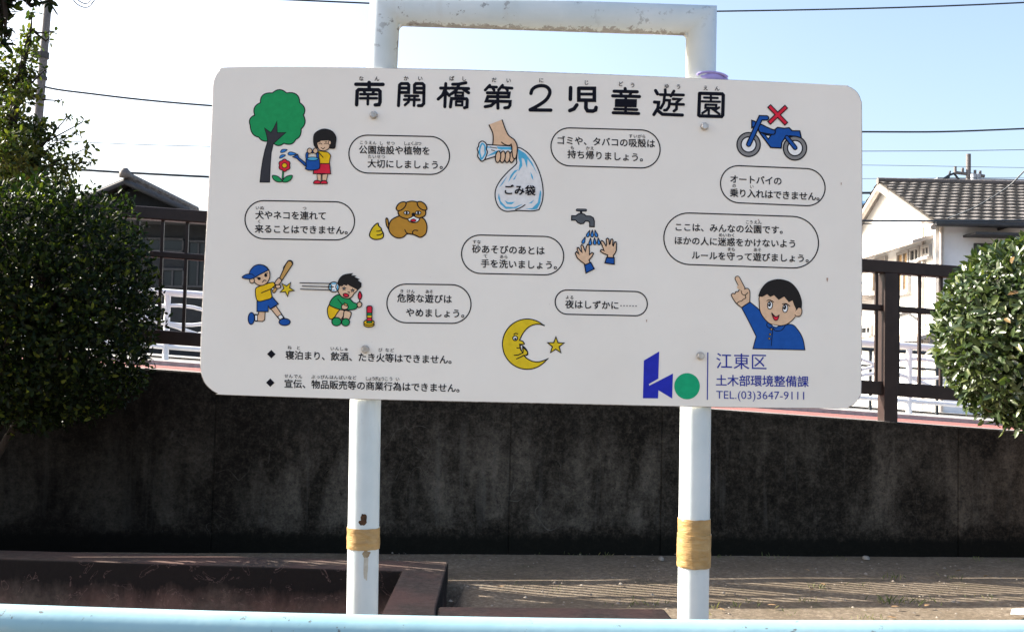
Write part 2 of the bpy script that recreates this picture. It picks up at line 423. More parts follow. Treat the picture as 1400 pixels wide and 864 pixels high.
k = MB(); k.add([ciL + Vector((0, 0, -.40)), innL + Vector((0, 0, -.40)), inn + Vector((0, 0, -.40)), ci1 + Vector((0, 0, -.40))], [(0, 1, 2, 3)])
tag(k.build('pit_sand', M['sand']), kind='structure')

# retaining wall with formwork joints
wl = MB(); TH = .25
joints = sorted([sof(W(p, 650)) for p in (292, 697, 904, 1310, -320, -900, 1900)])
ss = [-7.0]
fo = [0.0]
for j in joints:
    for ds, o_ in ((-.006, 0), (-.003, .007), (.003, .007), (.006, 0)): ss.append(j + ds); fo.append(o_)
ss.append(14.0); fo.append(0.0)
V = []
for s, o_ in zip(ss, fo):
    zt = ztop(s)
    V += [PW(s, o_, -.3), PW(s, o_, zt - .012), PW(s, o_ + .012, zt), PW(s, TH, zt), PW(s, TH, -.3)]
fs = []
fm = []
for i in range(len(ss) - 1):
    for q in range(4): fs.append((i * 5 + q, (i + 1) * 5 + q, (i + 1) * 5 + q + 1, i * 5 + q + 1)); fm.append(1 if q == 2 else 0)
for f, m_ in zip(fs, fm): wl.v = wl.v or list(map(tuple, V)); wl.f.append(list(f)); wl.m.append(m_); wl.sm.append(False)
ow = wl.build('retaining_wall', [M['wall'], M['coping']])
tag(ow, 'dark mould stained concrete retaining wall below the brown railing', 'wall')

# upper street level behind the wall
def strip(name, o0, o1, zo, m, s0=-16, s1=22, kind='structure'):
    b = MB(); n = 20
    V = []
    for i in range(n + 1):
        s = s0 + (s1 - s0) * i / n
        V += [PW(s, o0, ztop(s) + zo), PW(s, o1, ztop(s) + zo)]
    b.add(V, [(2 * i, 2 * i + 2, 2 * i + 3, 2 * i + 1) for i in range(n)])
    return tag(b.build(name, m), kind=kind)
strip('footpath', TH, 2.05, -.012, M['red_paving'])
def kerbstrip(name, o0, o1, z0, z1, m, s0=-16, s1=22):
    b = MB(); n = 20; V = []
    for i in range(n + 1):
        s = s0 + (s1 - s0) * i / n; z = ztop(s)
        V += [PW(s, o0, z + z0), PW(s, o0 + .004, z + z1), PW(s, o1, z + z1), PW(s, o1, z + z0)]
    fs = []
    for i in range(n):
        for q in range(3): fs.append((i * 4 + q, (i + 1) * 4 + q, (i + 1) * 4 + q + 1, i * 4 + q + 1))
    b.add(V, fs); return tag(b.build(name, m), kind='structure')
kerbstrip('kerb', 2.05, 3.3, -.05, .028, M['kerb'])
strip('road', 3.3, 13.0, -.09, M['asphalt'])
strip('far_pavement', 13.0, 40.0, -.06, M['kerb'])

# ------------------------------------------------------------------ brown railing on the wall
FO = .10
hr0, hr1 = zline((220, 285), (1240, 359.4), FO), zline((220, 302), (1240, 376.5), FO)
mr0, mr1 = zline((250, 346), (1240, 419.5), FO), zline((250, 355), (1240, 428), FO)
lr0, lr1 = zline((264, 454.5), (1200, 521), FO), zline((264, 473), (1200, 540), FO)
fence = empty('brown_railing', PW(0, FO, ztop(0)), 0, 'dark brown metal railing with thin bars standing on the concrete wall', 'railing')
def frail(name, z0, z1, dep):
    b = MB(); P = []
    for s in (-6.8, 13.8): P.append([PW(s, FO - dep / 2, z1(s)), PW(s, FO - dep / 2, z0(s)), PW(s, FO + dep / 2, z0(s)), PW(s, FO + dep / 2, z1(s))])
    b.add(P[0] + P[1], [(0, 1, 2, 3), (7, 6, 5, 4), (0, 4, 5, 1), (1, 5, 6, 2), (2, 6, 7, 3), (3, 7, 4, 0)])
    o = b.build(name, M['fence']); reparent(bevel(o, .008), fence); return o
frail('handrail', hr0, hr1, .10); frail('mid_rail', mr0, mr1, .035); frail('lower_rail', lr0, lr1, .06)
sp0 = sof(W(1214, 450, FO)); bar_b = sof(W(1256.5, 450, FO)); bar_a = sof(W(253, 400, FO)); dsb = (bar_b - bar_a) / 32
posts_s = [sp0 + k_ * 12 * dsb for k_ in range(-5, 4)]
for s in posts_s:
    if not -6.6 < s < 13.5: continue
    b = MB(); hz = hr1(s) + .002
    zb = ztop(s) - .004
    b.box(PW(s, FO, (zb + hz) / 2), (.105, .115, hz - zb), WROT)
    reparent(bevel(b.build('post', M['fence']), .004), fence)
i = -40
bars = []
for i in range(-75, 60):
    s = bar_b + i * dsb
    if not -6.5 < s < 13.4 or min(abs(s - p) for p in posts_s) < .075: continue
    bars.append((abs(s - 5), s))
bars = sorted(bars)[:100]
for _, s in bars:
    b = MB(); z0_, z1_ = lr0(s) - .03, hr1(s) + .003
    b.box(PW(s, FO - .004, (z0_ + z1_) / 2), (.021, .023, z1_ - z0_), WROT)
    reparent(b.build('baluster', M['fence']), fence)

# ------------------------------------------------------------------ white guardrail across the footpath
GO = 2.95
gt = zline((250, 401.5), (1235, 472.5), GO); gb = zline((250, 480), (1240, 552), GO)
gr = empty('white_guardrail', PW(5, GO, ztop(5)), 0, 'white tubular guardrail with wavy bars along the road behind the railing', 'guardrail')
pr = abs(sof(W(1200, 470, GO)) - sof(W(1243, 470, GO)))
s_post = sof(W(1243, 520, GO)); stp = 1.9
def gline(fz, s0=-7, s1=13, n=2): return [PW(s0 + (s1 - s0) * i / n, GO, fz(s0 + (s1 - s0) * i / n)) for i in range(n + 1)]
b = MB(); b.tube(gline(gt), .036, 12); reparent(b.build('top_tube', M['white_paint']), gr)
for q, (amp, mid, ph) in enumerate(((.13, .62, 0), (.13, .62, math.pi), (.12, .34, 1.2), (.10, .30, 4.2))):
    b = MB(); fz = lambda s: gb(s) + (gt(s) - gb(s)) * (mid + amp * 1.3 * math.sin(2 * math.pi * s / (stp) + ph))
    b.tube(gline(fz, n=150), .018, 8); reparent(b.build('wave_tube', M['white_paint']), gr)
b = MB(); b.tube(gline(lambda s: gb(s) + .03), .024, 8); reparent(b.build('bottom_tube', M['white_paint']), gr)
for i in range(-6, 5):
    s = s_post + i * stp
    if -7 < s < 13:
        b = MB(); b.tube([PW(s, GO, ztop(s) + .026), PW(s, GO, gt(s))], .030, 12); reparent(b.build('post', M['white_paint']), gr)

# ------------------------------------------------------------------ house on the right
YC = 22.0
xg = at(1279, 300, YC).x; zb = .5
zE = at(1279, 297, YC).z
def HG(px, py):                       # point on the gable wall plane x = xg
    d = ray(px, py); t = xg / d.x; return EYEV + d * t
ap = HG(1213, 251.5); half = ap.y - YC; YB = YC + 2 * half; XR = xg + 9.5
rise = ap.z - zE
house = empty('white_house', (xg, YC, zb), 0, 'white two storey house with brown tiled gable roof beyond the railing', 'house')
def hp(mb, name, m, bev=0):
    o = mb.build(name, m); reparent(o, house)
    if bev: bevel(o, bev)
    return o
b = MB()
b.prism([(xg, YC, zb), (xg, YB, zb), (xg, YB, zE), (xg, ap.y, ap.z - .05), (xg, YC, zE)], (.2, 0, 0)); hp(b, 'gable_wall', M['plaster_white'])
b = MB(); b.box(((xg + .2 + XR) / 2, YC + .1, (zb + zE) / 2), (XR - xg - .2, .196, zE - zb)); hp(b, 'front_wall', M['plaster_cool'])
b = MB(); b.box(((xg + .2 + XR) / 2, YB - .1, (zb + zE) / 2), (XR - xg - .2, .196, zE - zb)); b.box((XR + .1, YC + half, (zb + zE) / 2), (.2, 2 * half, zE - zb)); hp(b, 'rear_wall', M['plaster_white'])
sl = math.atan2(rise, half); slen = math.hypot(rise, half) + .45
for sgn, nm in ((1, 'roof_slope'), (-1, 'roof_slope')):
    b = MB(); Lx = XR - xg + .6
    b.box((Lx / 2, -slen / 2, -.03), (Lx, slen, .06))
    rows = 12; rh = slen / rows; ncol = int(Lx / .052); V = []      # overlapping pantile courses
    for r_ in range(rows):
        for j_ in range(3):
            for i_ in range(ncol + 1):
                xx = Lx * i_ / ncol; wv = .011 * math.sin(2 * math.pi * (xx / .26 + .5 * (r_ % 2)))
                jit = .006 * noise.noise(Vector((math.floor(xx / .26) * 1.7, r_ * 2.3, sgn)))
                yy = -r_ * rh - (0, rh + .02, rh + .02)[j_]; zz = (.025, .080, .02)[j_] + (wv if j_ < 2 else wv - .0) + jit
                V.append((xx, yy, zz))
    fs = []
    for r_ in range(rows):
        for j_ in range(2):
            o_ = (r_ * 3 + j_) * (ncol + 1)
            for i_ in range(ncol): fs.append((o_ + i_, o_ + ncol + 1 + i_, o_ + ncol + 2 + i_, o_ + i_ + 1))
    b.add(V, fs, 0, False)
    o = b.build(nm, M['tile']); o.parent = house
    o.location = Vector((xg - .22, ap.y, ap.z + .02)) - house.location if sgn == 1 else Vector((XR + .38, ap.y + .0, ap.z + .02)) - house.location
    o.rotation_euler = (sl, 0, 0) if sgn == 1 else (sl, 0, math.pi)
    # rake board under the tiles on the gable side
    b = MB(); a0 = Vector((xg - .20, ap.y, ap.z - .10)); a1 = a0 + Vector((0, -sgn * (half + .4), -(rise + .4 * rise / half)))
    b.tube([a0, a1], .075, 6, mi=0); hp(b, 'rake_board', M['trim'])
b = MB(); b.tube([(xg - .24, ap.y, ap.z + .06), (XR + .4, ap.y, ap.z + .06)], .09, 8); hp(b, 'ridge_tile', M['tile_dark'])
b = MB(); ze = zE - .40 * rise / half
b.tube([(xg - .18, YC - .43, ze - .03), (XR + .4, YC - .43, ze - .03)], .06, 8); hp(b, 'gutter', M['dark_trim'])
b = MB(); b.box(((xg + XR) / 2, YC - .2, zE - .14), (XR - xg, .38, .06)); hp(b, 'soffit', M['trim'])
b = MB(); b.tube([(xg + .1, YC - .06, zE - .1), (xg + .1, YC - .06, zb)], .045, 8); hp(b, 'drainpipe', M['trim'])
# lean-to hood along the gable wall
def hood(pa, pb, dep, th, nm='hood'):
    A, B = HG(*pa), HG(*pb); b = MB(); zc = (A.z + B.z) / 2
    y0, y1 = sorted((A.y, B.y))
    b.hexa([(xg - dep, y0, zc - .10 - th), (xg - .002, y0, zc + .02 - th), (xg - .002, y1, zc + .02 - th), (xg - dep, y1, zc - .10 - th),
            (xg - dep, y0, zc - .10), (xg - .002, y0, zc + .02), (xg - .002, y1, zc + .02), (xg - dep, y1, zc - .10)])
    hp(b, nm, M['trim'])
hood((1165, 357), (1276, 321), .45, .08); hood((1165, 470), (1279, 447), .4, .08)
def gwin(px0, px1, py0, py1, shut=None, sill=True):
    """window on the gable wall; px right edge is the near side; py measured at the near side"""
    A = HG(px1, py0); B = HG(px1, py1); far = HG(px0, py0)
    y0, y1 = A.y, far.y; z1, z0 = A.z, B.z; yc, zc = (y0 + y1) / 2, (z0 + z1) / 2; wd, ht = y1 - y0, z1 - z0
    b = MB(); f = .07
    b.box((xg - .03, yc, z1 - f / 2), (.08, wd, f)); b.box((xg - .03, yc, z0 + f / 2), (.08, wd, f))
    b.box((xg - .03, y0 + f / 2, zc), (.08, f, ht - 2 * f)); b.box((xg - .03, y1 - f / 2, zc), (.08, f, ht - 2 * f)); b.box((xg - .025, yc, zc), (.06, f, ht - 2 * f))
    wo = b.build('window', M['alu']); reparent(wo, house)
    b = MB()
    b.box((xg - .008, yc, zc), (.014, wd - 2 * f, ht - 2 * f))
    p = b.build('shutter' if shut else 'pane', M['tan'] if shut else M['glass']); p.parent = wo
    if sill:
        b = MB(); b.box((xg - .06, yc, z0 - .03), (.14, wd + .1, .05)); q = b.build('sill', M['trim']); q.parent = wo
gwin(1262, 1274.5, 333, 350); gwin(1247, 1260, 336, 358); gwin(1229, 1245.5, 341, 399, True); gwin(1196, 1214, 350, 398, True)
gwin(1181, 1194, 444, 458); gwin(1252, 1262, 460, 470); gwin(1266, 1276, 458, 468); gwin(1232, 1246, 462, 474)
# front wall window with its hood, lamp bracket
A = at(1331, 333, YC); B = at(1385, 372, YC)
b = MB(); f = .06; wd = B.x - A.x; ht = A.z - B.z; xc = (A.x + B.x) / 2; zc = (A.z + B.z) / 2
b.box((xc, YC - .02, A.z - f / 2), (wd, .08, f)); b.box((xc, YC - .02, B.z + f / 2), (wd, .08, f))
for xx in (A.x + f / 2, xc, B.x - f / 2): b.box((xx, YC - .02, zc), (f, .08, ht - 2 * f))
wo = b.build('window', M['dark_trim']); reparent(wo, house)
b = MB(); b.box((xc, YC - .006, zc), (wd - .1, .01, ht - .1)); p = b.build('pane', M['glass']); p.parent = wo
A = at(1325, 321, YC - .3); b = MB(); b.box((A.x + .55, YC - .3, A.z), (1.1, .6, .05)); hp(b, 'window_hood', M['dark_trim'])
A = at(1371, 312, YC - .2); b = MB(); b.tube([A + Vector((0, .2, 0)), A], .03, 8)
b.lathe([(.0, -.02), (.10, 0), (.13, .05), (.10, .10), (0, .12)], A, 12); hp(b, 'wall_lamp', M['dark_trim'])

A_, B_ = HG(1181, 409), HG(1195, 409)
y0, y1 = sorted((A_.y, B_.y)); y1 += 1.5; zz = A_.z
b = MB(); b.box((xg - .3, (y0 + y1) / 2, zz), (.6, y1 - y0, .12)); hp(b, 'balcony_floor', M['trim'])
b = MB()
for h_ in (.28, .52, .78): b.tube([(xg - .58, y0, zz + h_), (xg - .58, y1, zz + h_)], .022, 6)
for k_ in range(9): yy = y0 + (y1 - y0) * k_ / 8; b.tube([(xg - .58, yy, zz), (xg - .58, yy, zz + .78)], .016, 6)
hp(b, 'balcony_rail', M['alu'])
b = MB(); b.tube([(xg - .05, YC + .55, zE - .15), (xg - .05, YC + .55, zb)], .035, 8); hp(b, 'drainpipe', M['trim'])
b = MB(); q_ = HG(1262, 440)
b.tube([q_ + Vector((-.05, 0, 0)), q_ + Vector((-.05, .8, .25)), q_ + Vector((-.05, 1.4, .2)), q_ + Vector((-.05, 1.8, -.4))], .03, 6); hp(b, 'conduit', M['dark_trim'])

FO2 = 9.0
ff = zline((1180, 477), (1290, 484), FO2); fg = zline((1180, 527), (1290, 533), FO2)
ffr = empty('far_railing', PW(9, FO2, ztop(9)), 0, 'thin dark railing on the far side of the road behind the white guardrail', 'railing')
for nm_, fz, r_ in (('top_rail', ff, .03), ('mid_rail', lambda s: .55 * ff(s) + .45 * fg(s), .02), ('bottom_rail', fg, .02)):
    b = MB(); b.tube([PW(5.0, FO2, fz(5.0)), PW(16, FO2, fz(16))], r_, 6); reparent(b.build(nm_, M['far_fence']), ffr)
for i in range(10):
    s_ = sof(W(1190, 500, FO2)) + (i - 4) * 1.15
    if s_ > 5.2: b = MB(); b.tube([PW(s_, FO2, ztop(s_) - .1), PW(s_, FO2, ff(s_))], .028, 6); reparent(b.build('post', M['far_fence']), ffr)

# far buildings and far pole on the right
def slab_building(name, px0, px1, py0, Y, dep, m, label, zbot=0):
    A = at(px0, py0, Y); B = at(px1, py0, Y)
    r = empty(name, (A.x, Y, zbot), 0, label, 'building')
    b = MB(); z1 = A.z
    b.box(((A.x + B.x) / 2, Y + dep / 2, (zbot + z1) / 2), (B.x - A.x, dep, z1 - zbot)); o = b.build('wall', m); reparent(o, r)
    b = MB(); b.box(((A.x + B.x) / 2, Y + dep / 2, z1 + .2), (B.x - A.x + .6, dep + .6, .4)); o = b.build('parapet', m); reparent(o, r)
    nwin = max(2, int((B.x - A.x) / 2.4)); b = MB()
    for i in range(nwin):
        for fl in range(max(1, int((z1 - zbot - 1) / 3))):
            b.box((A.x + (i + .5) * (B.x - A.x) / nwin, Y - .01, z1 - 1.7 - 3 * fl), (1.3, .08, 1.2))
    o = b.build('window_band', M['glass']); reparent(o, r)
    return r
slab_building('apartment_block', 1285, 1480, 251, 75, 10, M['grey_block'], 'long grey flat roofed block far behind the tiled house roof')
r = empty('blue_roofed_house', (at(1170, 300, 40).x, 40, 0), 0, 'small house with blue roof just left of the white gable, far behind', 'house')
A = at(1150, 296, 40); Bp = at(1194, 276, 40)
b = MB(); b.box(((A.x + Bp.x) / 2, 43, A.z / 2), (Bp.x - A.x, 6, A.z)); reparent(b.build('wall', M['plaster_cool']), r)
b = MB(); b.prism([(A.x - .3, 39.6, A.z), (Bp.x + .1, 39.6, A.z), (Bp.x - .1, 42.5, Bp.z + .1), (A.x + .2, 42.5, Bp.z + .1)], (0, .25, .5))
reparent(b.build('roof', M['blue_roof']), r)
pb = at(1324, 260, 45); pt = at(1324, 211, 45)
fp = empty('distant_utility_pole', (pb.x, 45, 0), 0, 'distant utility pole with crossarm showing above the tiled roof', 'utility pole')
b = MB(); b.tube([(pb.x, 45, 0), (pt.x, 45, pt.z)], .11, 8); reparent(b.build('shaft', M['pole']), fp)
c0 = at(1305, 236, 45); c1 = at(1346, 241, 45)
b = MB(); b.tube([c0, c1], .07, 6); reparent(b.build('crossarm', M['pole']), fp)
for px, py in ((1306, 232), (1316, 234), (1333, 237), (1340, 238)):
    q = at(px, py + 5, 45); b = MB(); b.tube([q, q + Vector((0, 0, .3))], .06, 6); reparent(b.build('insulator', M['pole']), fp)
for px in (1331, 1337):
    q = at(px, 246, 44.7); b = MB(); b.tube([q + Vector((0, 0, -.3)), q + Vector((0, 0, .25))], .13, 8); reparent(b.build('transformer', M['grey_block']), fp)
for pth in (((1289, 245), (1297, 240), (1305, 237)), ((1305, 238), (1312, 247), (1320, 250)), ((1299, 234), (1297, 243), (1290, 246))):
    b = MB(); b.tube([at(*p, 44.8) for p in pth], .05, 5); reparent(b.build('lead', M['wire']), fp)

# ------------------------------------------------------------------ dark house on the left
YL = 24.0
A = at(60, 292, YL); B = at(470, 292, YL)
dh = empty('dark_house', (at(180, 400, YL).x, YL, 0), 0, 'dark grey house with small tiled gable, behind the railing at left', 'house')
def lp(mb, name, m): o = mb.build(name, m); reparent(o, dh); return o
b = MB(); b.box(((A.x + B.x) / 2, YL + 3, A.z / 2 - .05), (B.x - A.x, 6, A.z)); lp(b, 'wall', M['dark_wall'])
b = MB(); b.box(((A.x + B.x) / 2, YL - .25, A.z - .15), (B.x - A.x + .8, .9, .10)); lp(b, 'eaves', M['dark_trim'])
def at2(px, py): return at(px, py, YL + .4)
pk, eR, eL = at2(180, 252), at2(256, 287), at2(104, 284)
b = MB(); b.prism([pk + Vector((0, 0, -.1)), eL, eL + Vector((0, 0, -.5)), eR + Vector((0, 0, -.5)), eR], (0, 5, 0)); lp(b, 'gable', M['dark_wall'])
for E_ in (eL, eR):
    b = MB(); d_ = (E_ - pk); t_ = Vector((0, 0, .10)); P = [pk, pk + d_ * 1.12]
    b.prism([P[0], P[1], P[1] + t_, P[0] + t_], (0, 5.2, 0)); o = lp(b, 'gable_roof', M['tile_dark']); o.location.y -= .35
    b = MB(); b.tube([P[0] + Vector((0, -.42, -.02)), P[1] + Vector((0, -.42, -.02))], .07, 6); lp(b, 'barge_board', M['dark_trim'])
b = MB(); b.tube([pk + Vector((0, -.5, .15)), pk + Vector((0, 5, .15))], .10, 8); b.lathe([(0, 0), (.13, .02), (.13, .16), (.06, .24), (0, .25)], pk + Vector((0, -.45, .06)), 10); lp(b, 'ridge_tile', M['tile_dark'])
for px0, px1, py0, py1 in ((190, 250, 326, 344), (258, 284, 330, 392), (222, 250, 368, 392)):
    a_, b_ = at(px0, py0, YL - .03), at(px1, py1, YL - .03)
    m_ = MB(); xc, zc = (a_.x + b_.x) / 2, (a_.z + b_.z) / 2; wd, ht = b_.x - a_.x, a_.z - b_.z
    for zz in (a_.z, b_.z): m_.box((xc, YL - .03, zz), (wd, .07, .05))
    for xx in (a_.x, xc, b_.x): m_.box((xx, YL - .03, zc), (.04, .06, ht - .06))
    wo = lp(m_, 'window', M['dark_trim'])
    m_ = MB(); m_.box((xc, YL - .012, zc), (wd - .05, .018, ht - .06)); p = m_.build('pane', M['glass']); p.parent = wo

# ------------------------------------------------------------------ utility pole, wires
YP = 26.0
p0 = at(41, 300, YP); p1 = at(67, -12, YP); dirp = (p1 - p0) / (p1.z - p0.z)
base = p0 - dirp * (p0.z - .6); top = p0 + dirp * (11.5 - p0.z)
up_ = empty('utility_pole', base, 0, 'grey utility pole rising behind the tree at the upper left', 'utility pole')
b = MB(); b.tube([base, top], [.15, .085], 14); reparent(b.build('shaft', M['pole']), up_)
for py, h in ((76, .16), (107, .08), (133, .10)):
    zz = at(55, py, YP).z; q = p0 + dirp * (zz - p0.z); b = MB(); b.tube([q - dirp * h / 2, q + dirp * h / 2], .135, 14)
    b.box(q + Vector((-.12, -.05, 0)), (.22, .12, h)); reparent(b.build('pole_band', M['dark_trim']), up_)
def wire(pts, r, label, Y=None, kind='overhead_wire'):
    P = [at(px, py, y) for px, py, y in pts]
    # smooth through the measured points
    Q = []
    for i in range(len(P) - 1):
        a = P[max(i - 1, 0)]; b_ = P[i]; c = P[i + 1]; d = P[min(i + 2, len(P) - 1)]
        for k_ in range(8):
            t = k_ / 8; Q.append(.5 * ((2 * b_) + (c - a) * t + (2 * a - 5 * b_ + 4 * c - d) * t * t + (-a + 3 * b_ - 3 * c + d) * t ** 3))
    Q.append(P[-1]); m_ = MB(); m_.tube(Q, r, 6)
    return tag(m_.build(kind, M['wire']), label, 'wire', 'overhead wires')
wire([(60, 119, 26), (107, 126.5, 26), (290, 145, 26.5), (735, 173, 27), (1180, 180.5, 28), (1405, 176, 29), (1900, 150, 31)], .024, 'overhead cable leaving the pole and meeting the sign at its upper left corner')
wire([(50, 228, 26), (110, 232.5, 26), (284, 242, 26.5), (735, 262, 27), (1180, 264, 27), (1400, 258, 27), (1900, 235, 28)], .030, 'dark overhead cable crossing the tiled roof just below its ridge')
wire([(52, 188, 26), (93, 193.5, 26), (285, 200.5, 26.5), (735, 207, 27), (1180, 207, 28), (1400, 205, 29), (1900, 195, 31)], .009, 'thin pale overhead wire level with the second row of the sign')
wire([(300, -4, 26), (735, 14, 27), (980, 16, 28), (1400, 4, 29), (1900, -30, 31)], .022, 'highest overhead cable, beside the top corner of the white frame')
wire([(700, 222, 31), (1180, 226, 31), (1400, 229.5, 32), (1900, 236, 33)], .007, 'thin overhead wire just above the distant pole top')
wire([(700, 246, 31), (1180, 244.5, 31), (1400, 243, 32), (1900, 240, 33)], .007, 'thin overhead wire just above the tiled ridge')
wire([(42, 275, 26), (290, 290, 22), (735, 301, 19.5), (1180, 302, 19.5), (1400, 301.5, 19.5), (1900, 290, 20)], .020, 'dark overhead cable passing along the gutter of the white house')
wire([(735, 304, 19.6), (1180, 306, 19.6), (1290, 305, 19.6), (1400, 304.5, 19.6), (1900, 295, 20)], .010, 'thinner overhead wire hanging just under the gutter cable')
wire([(1440, 195, 20), (1400, 234.5, 20.5), (1375, 258, 20.8), (1330, 285, 21.2), (1282, 304, 21.7)], .016, 'slanting service cable running down to the house corner')
coil = MB()
cc = at(116, -4, 24)
for rr_, dz in ((.27, 0), (.20, .03)):
    coil.tube([cc + Vector((rr_ * math.cos(t), .05 * math.sin(3 * t), rr_ * .9 * math.sin(t) + dz)) for t in np.linspace(0, 2 * math.pi, 33)], .013, 6, cap=False)
coil.tube([cc + Vector((-.25, 0, .2)), cc + Vector((-.15, 0, .9)), at(67, -40, 26) ], .012, 6)
tag(coil.build('cable_coil', M['wire']), 'loop of spare blue black cable hanging beside the pole at the top edge', 'cable')

# ------------------------------------------------------------------ shrubs and trees
def twigs(mb, c, rad, n, r0=.012):
    for _ in range(n):
        u = Vector(unit(1)[0]); u.z = abs(u.z) * .8 + .1
        q = Vector((u.x * rad[0], u.y * rad[1], u.z * rad[2])) * .82
        mid = q * .5 + Vector(unit(1)[0]) * .06
        mb.tube([Vector((0, 0, -rad[2] * .9)) , Vector((0, 0, -rad[2] * .4)) * .6, mid, q], [r0 * 1.5, r0 * 1.3, r0, r0 * .35], 5)
cR = at(1421, 458, 5.4); rR = 141 * 5.4 / 1400
sr = empty('clipped_shrub', (cR.x, cR.y, 0), 0, 'round clipped shrub with large glossy leaves at the right edge', 'shrub')
P, D, N, L = shell_leaves(10500, (rR * .945,) * 3, .055, .05, 3.2, .72)
P2, D2, N2, L2 = shell_leaves(3200, (rR * .70,) * 3, .056, .1, 3, .4)
o = leaf_mesh('foliage', np.vstack([P, P2]), np.vstack([D, D2]), np.vstack([N, N2]), np.concatenate([L, L2]), .46, M['leaf_gloss'], sr, droop=.3, fold=.5); o.location = (0, 0, cR.z)
b = MB(); b.tube([(0, 0, -.1), (.02, 0, .5), (-.01, .02, cR.z - .2), (0, 0, cR.z + .1)], [.05, .042, .035, .02], 9)
tw = MB(); twigs(tw, 0, (rR * .85,) * 3, 16)
tr_ = b.build('trunk', M['bark'], sr); tb = tw.build('branch', M['bark'], sr); tb.location = (0, 0, cR.z)

cL = at(44, 416, 6.42); rx = 170 * 6.42 / 1400; rz = 172 * 6.42 / 1400
sl_ = empty('dense_shrub', (cL.x, cL.y, 0), 0, 'large dense dark green shrub at the left edge, in front of the wall', 'shrub')
rad = (rx, .50, rz)
P, D, N, L = shell_leaves(21000, rad, .043, .13, 3.0, .60)
P2, D2, N2, L2 = shell_leaves(5000, (rx * .64, .32, rz * .64), .045, .1, 3, .3)
PP = np.vstack([P, P2]); DD = np.vstack([D, D2]); NN = np.vstack([N, N2]); LL = np.concatenate([L, L2])
q = PP / np.array(rad); l2 = np.linalg.norm(q, axis=1); l4 = (np.abs(q) ** 2.6).sum(1) ** (1 / 2.6) + 1e-6
PP = PP * (l2 / l4)[:, None] * .97
keep = np.ones(len(PP), bool)
for hx, hz, hr in ((84, 396, 9), (104, 396, 11), (116, 410, 8), (112, 424, 7), (50, 425, 7), (52, 470, 7), (100, 475, 6), (30, 485, 6), (150, 452, 6), (68, 442, 5), (20, 440, 5)):   # gaps that let the light through
    g_ = at(hx, hz, 6.42) - cL; keep &= ~(((PP[:, 0] - g_.x) ** 2 + (PP[:, 2] - g_.z) ** 2) < (hr * 6.42 / 1400) ** 2)
o = leaf_mesh('foliage', PP[keep], DD[keep], NN[keep], LL[keep], .50, M['leaf_dark'], sl_, droop=.25, fold=.4); o.location = (0, 0, cL.z)
b = MB()
for k_ in range(4):
    a = k_ * 1.6; b.tube([(-.42 + .10 * math.cos(a), .06 * math.sin(a), -.1), (-.36 + .12 * math.cos(a), .10 * math.sin(a), .6), (-.10 + .2 * math.cos(a), .2 * math.sin(a), 1.2), (.45 * math.cos(a), .25 * math.sin(a), 1.8)], [.035, .028, .02, .008], 7)
b.build('trunk', M['bark'], sl_)
tw = MB(); twigs(tw, 0, (rx, .45, rz), 34, .008); tb = tw.build('branch', M['bark'], sl_); tb.location = (0, 0, cL.z)

def tree(name, label, base, trunk, blobs, leafL, Wd, m, perblob=1.0, limbr=.02):
    t = empty(name, base, 0, label, 'tree')
    b = MB(); b.tube([Vector(p) - Vector(base) for p, _ in trunk], [r_ for _, r_ in trunk], 9)
    br = b; Ps, Ds, Ns, Ls = [], [], [], []
    for (px, py, Y, rpx, n) in blobs:
        c = at(px, py, Y) - Vector(base); r_ = rpx * Y / 1400
        tp = min((Vector(p) - Vector(base) for p, _ in trunk), key=lambda q_: (q_ - c).length + abs(q_.z - c.z + .3))
        mid = (tp + c) * .5 + Vector((0, 0, -.08)) + Vector(unit(1)[0]) * .06
        br.tube([tp, mid, c], [limbr, limbr * .7, limbr * .35], 5)
        for _ in range(5):
            tip = c + Vector(unit(1)[0]) * r_ * 1.1; br.tube([c + (tip - c) * .1, (c + tip) * .5 + Vector(unit(1)[0]) * r_ * .1, tip], [limbr * .3, limbr * .22, limbr * .1], 4)
        nn = int(n * perblob); U = unit(nn); k_ = rg.random(nn) ** .45
        P_ = np.array(c) + U * (k_ * r_)[:, None] * np.array([1, 1, .9]) * (1 + .35 * np.array([noise.noise(Vector(u * 2.5) + c) for u in U]))[:, None]
        Ps.append(P_); Ds.append(U * .5 + unit(nn) + np.array([0, 0, -.1])); Ns.append(unit(nn) + np.array([0, 0, .8])); Ls.append(leafL * (.6 + .7 * rg.random(nn)))
    br.build('trunk', M['bark'], t)
    leaf_mesh('crown', np.vstack(Ps), np.vstack(Ds), np.vstack(Ns), np.concatenate(Ls), Wd, m, t, droop=.2, fold=.3)
    return t
YT = 9.2
tb0 = at(-8, 470, YT); tb0.z = 1.1
trunk = [(tb0, .08), (at(0, 330, YT), .065), (at(10, 220, YT), .05), (at(24, 120, YT), .035), (at(42, 40, YT), .015)]
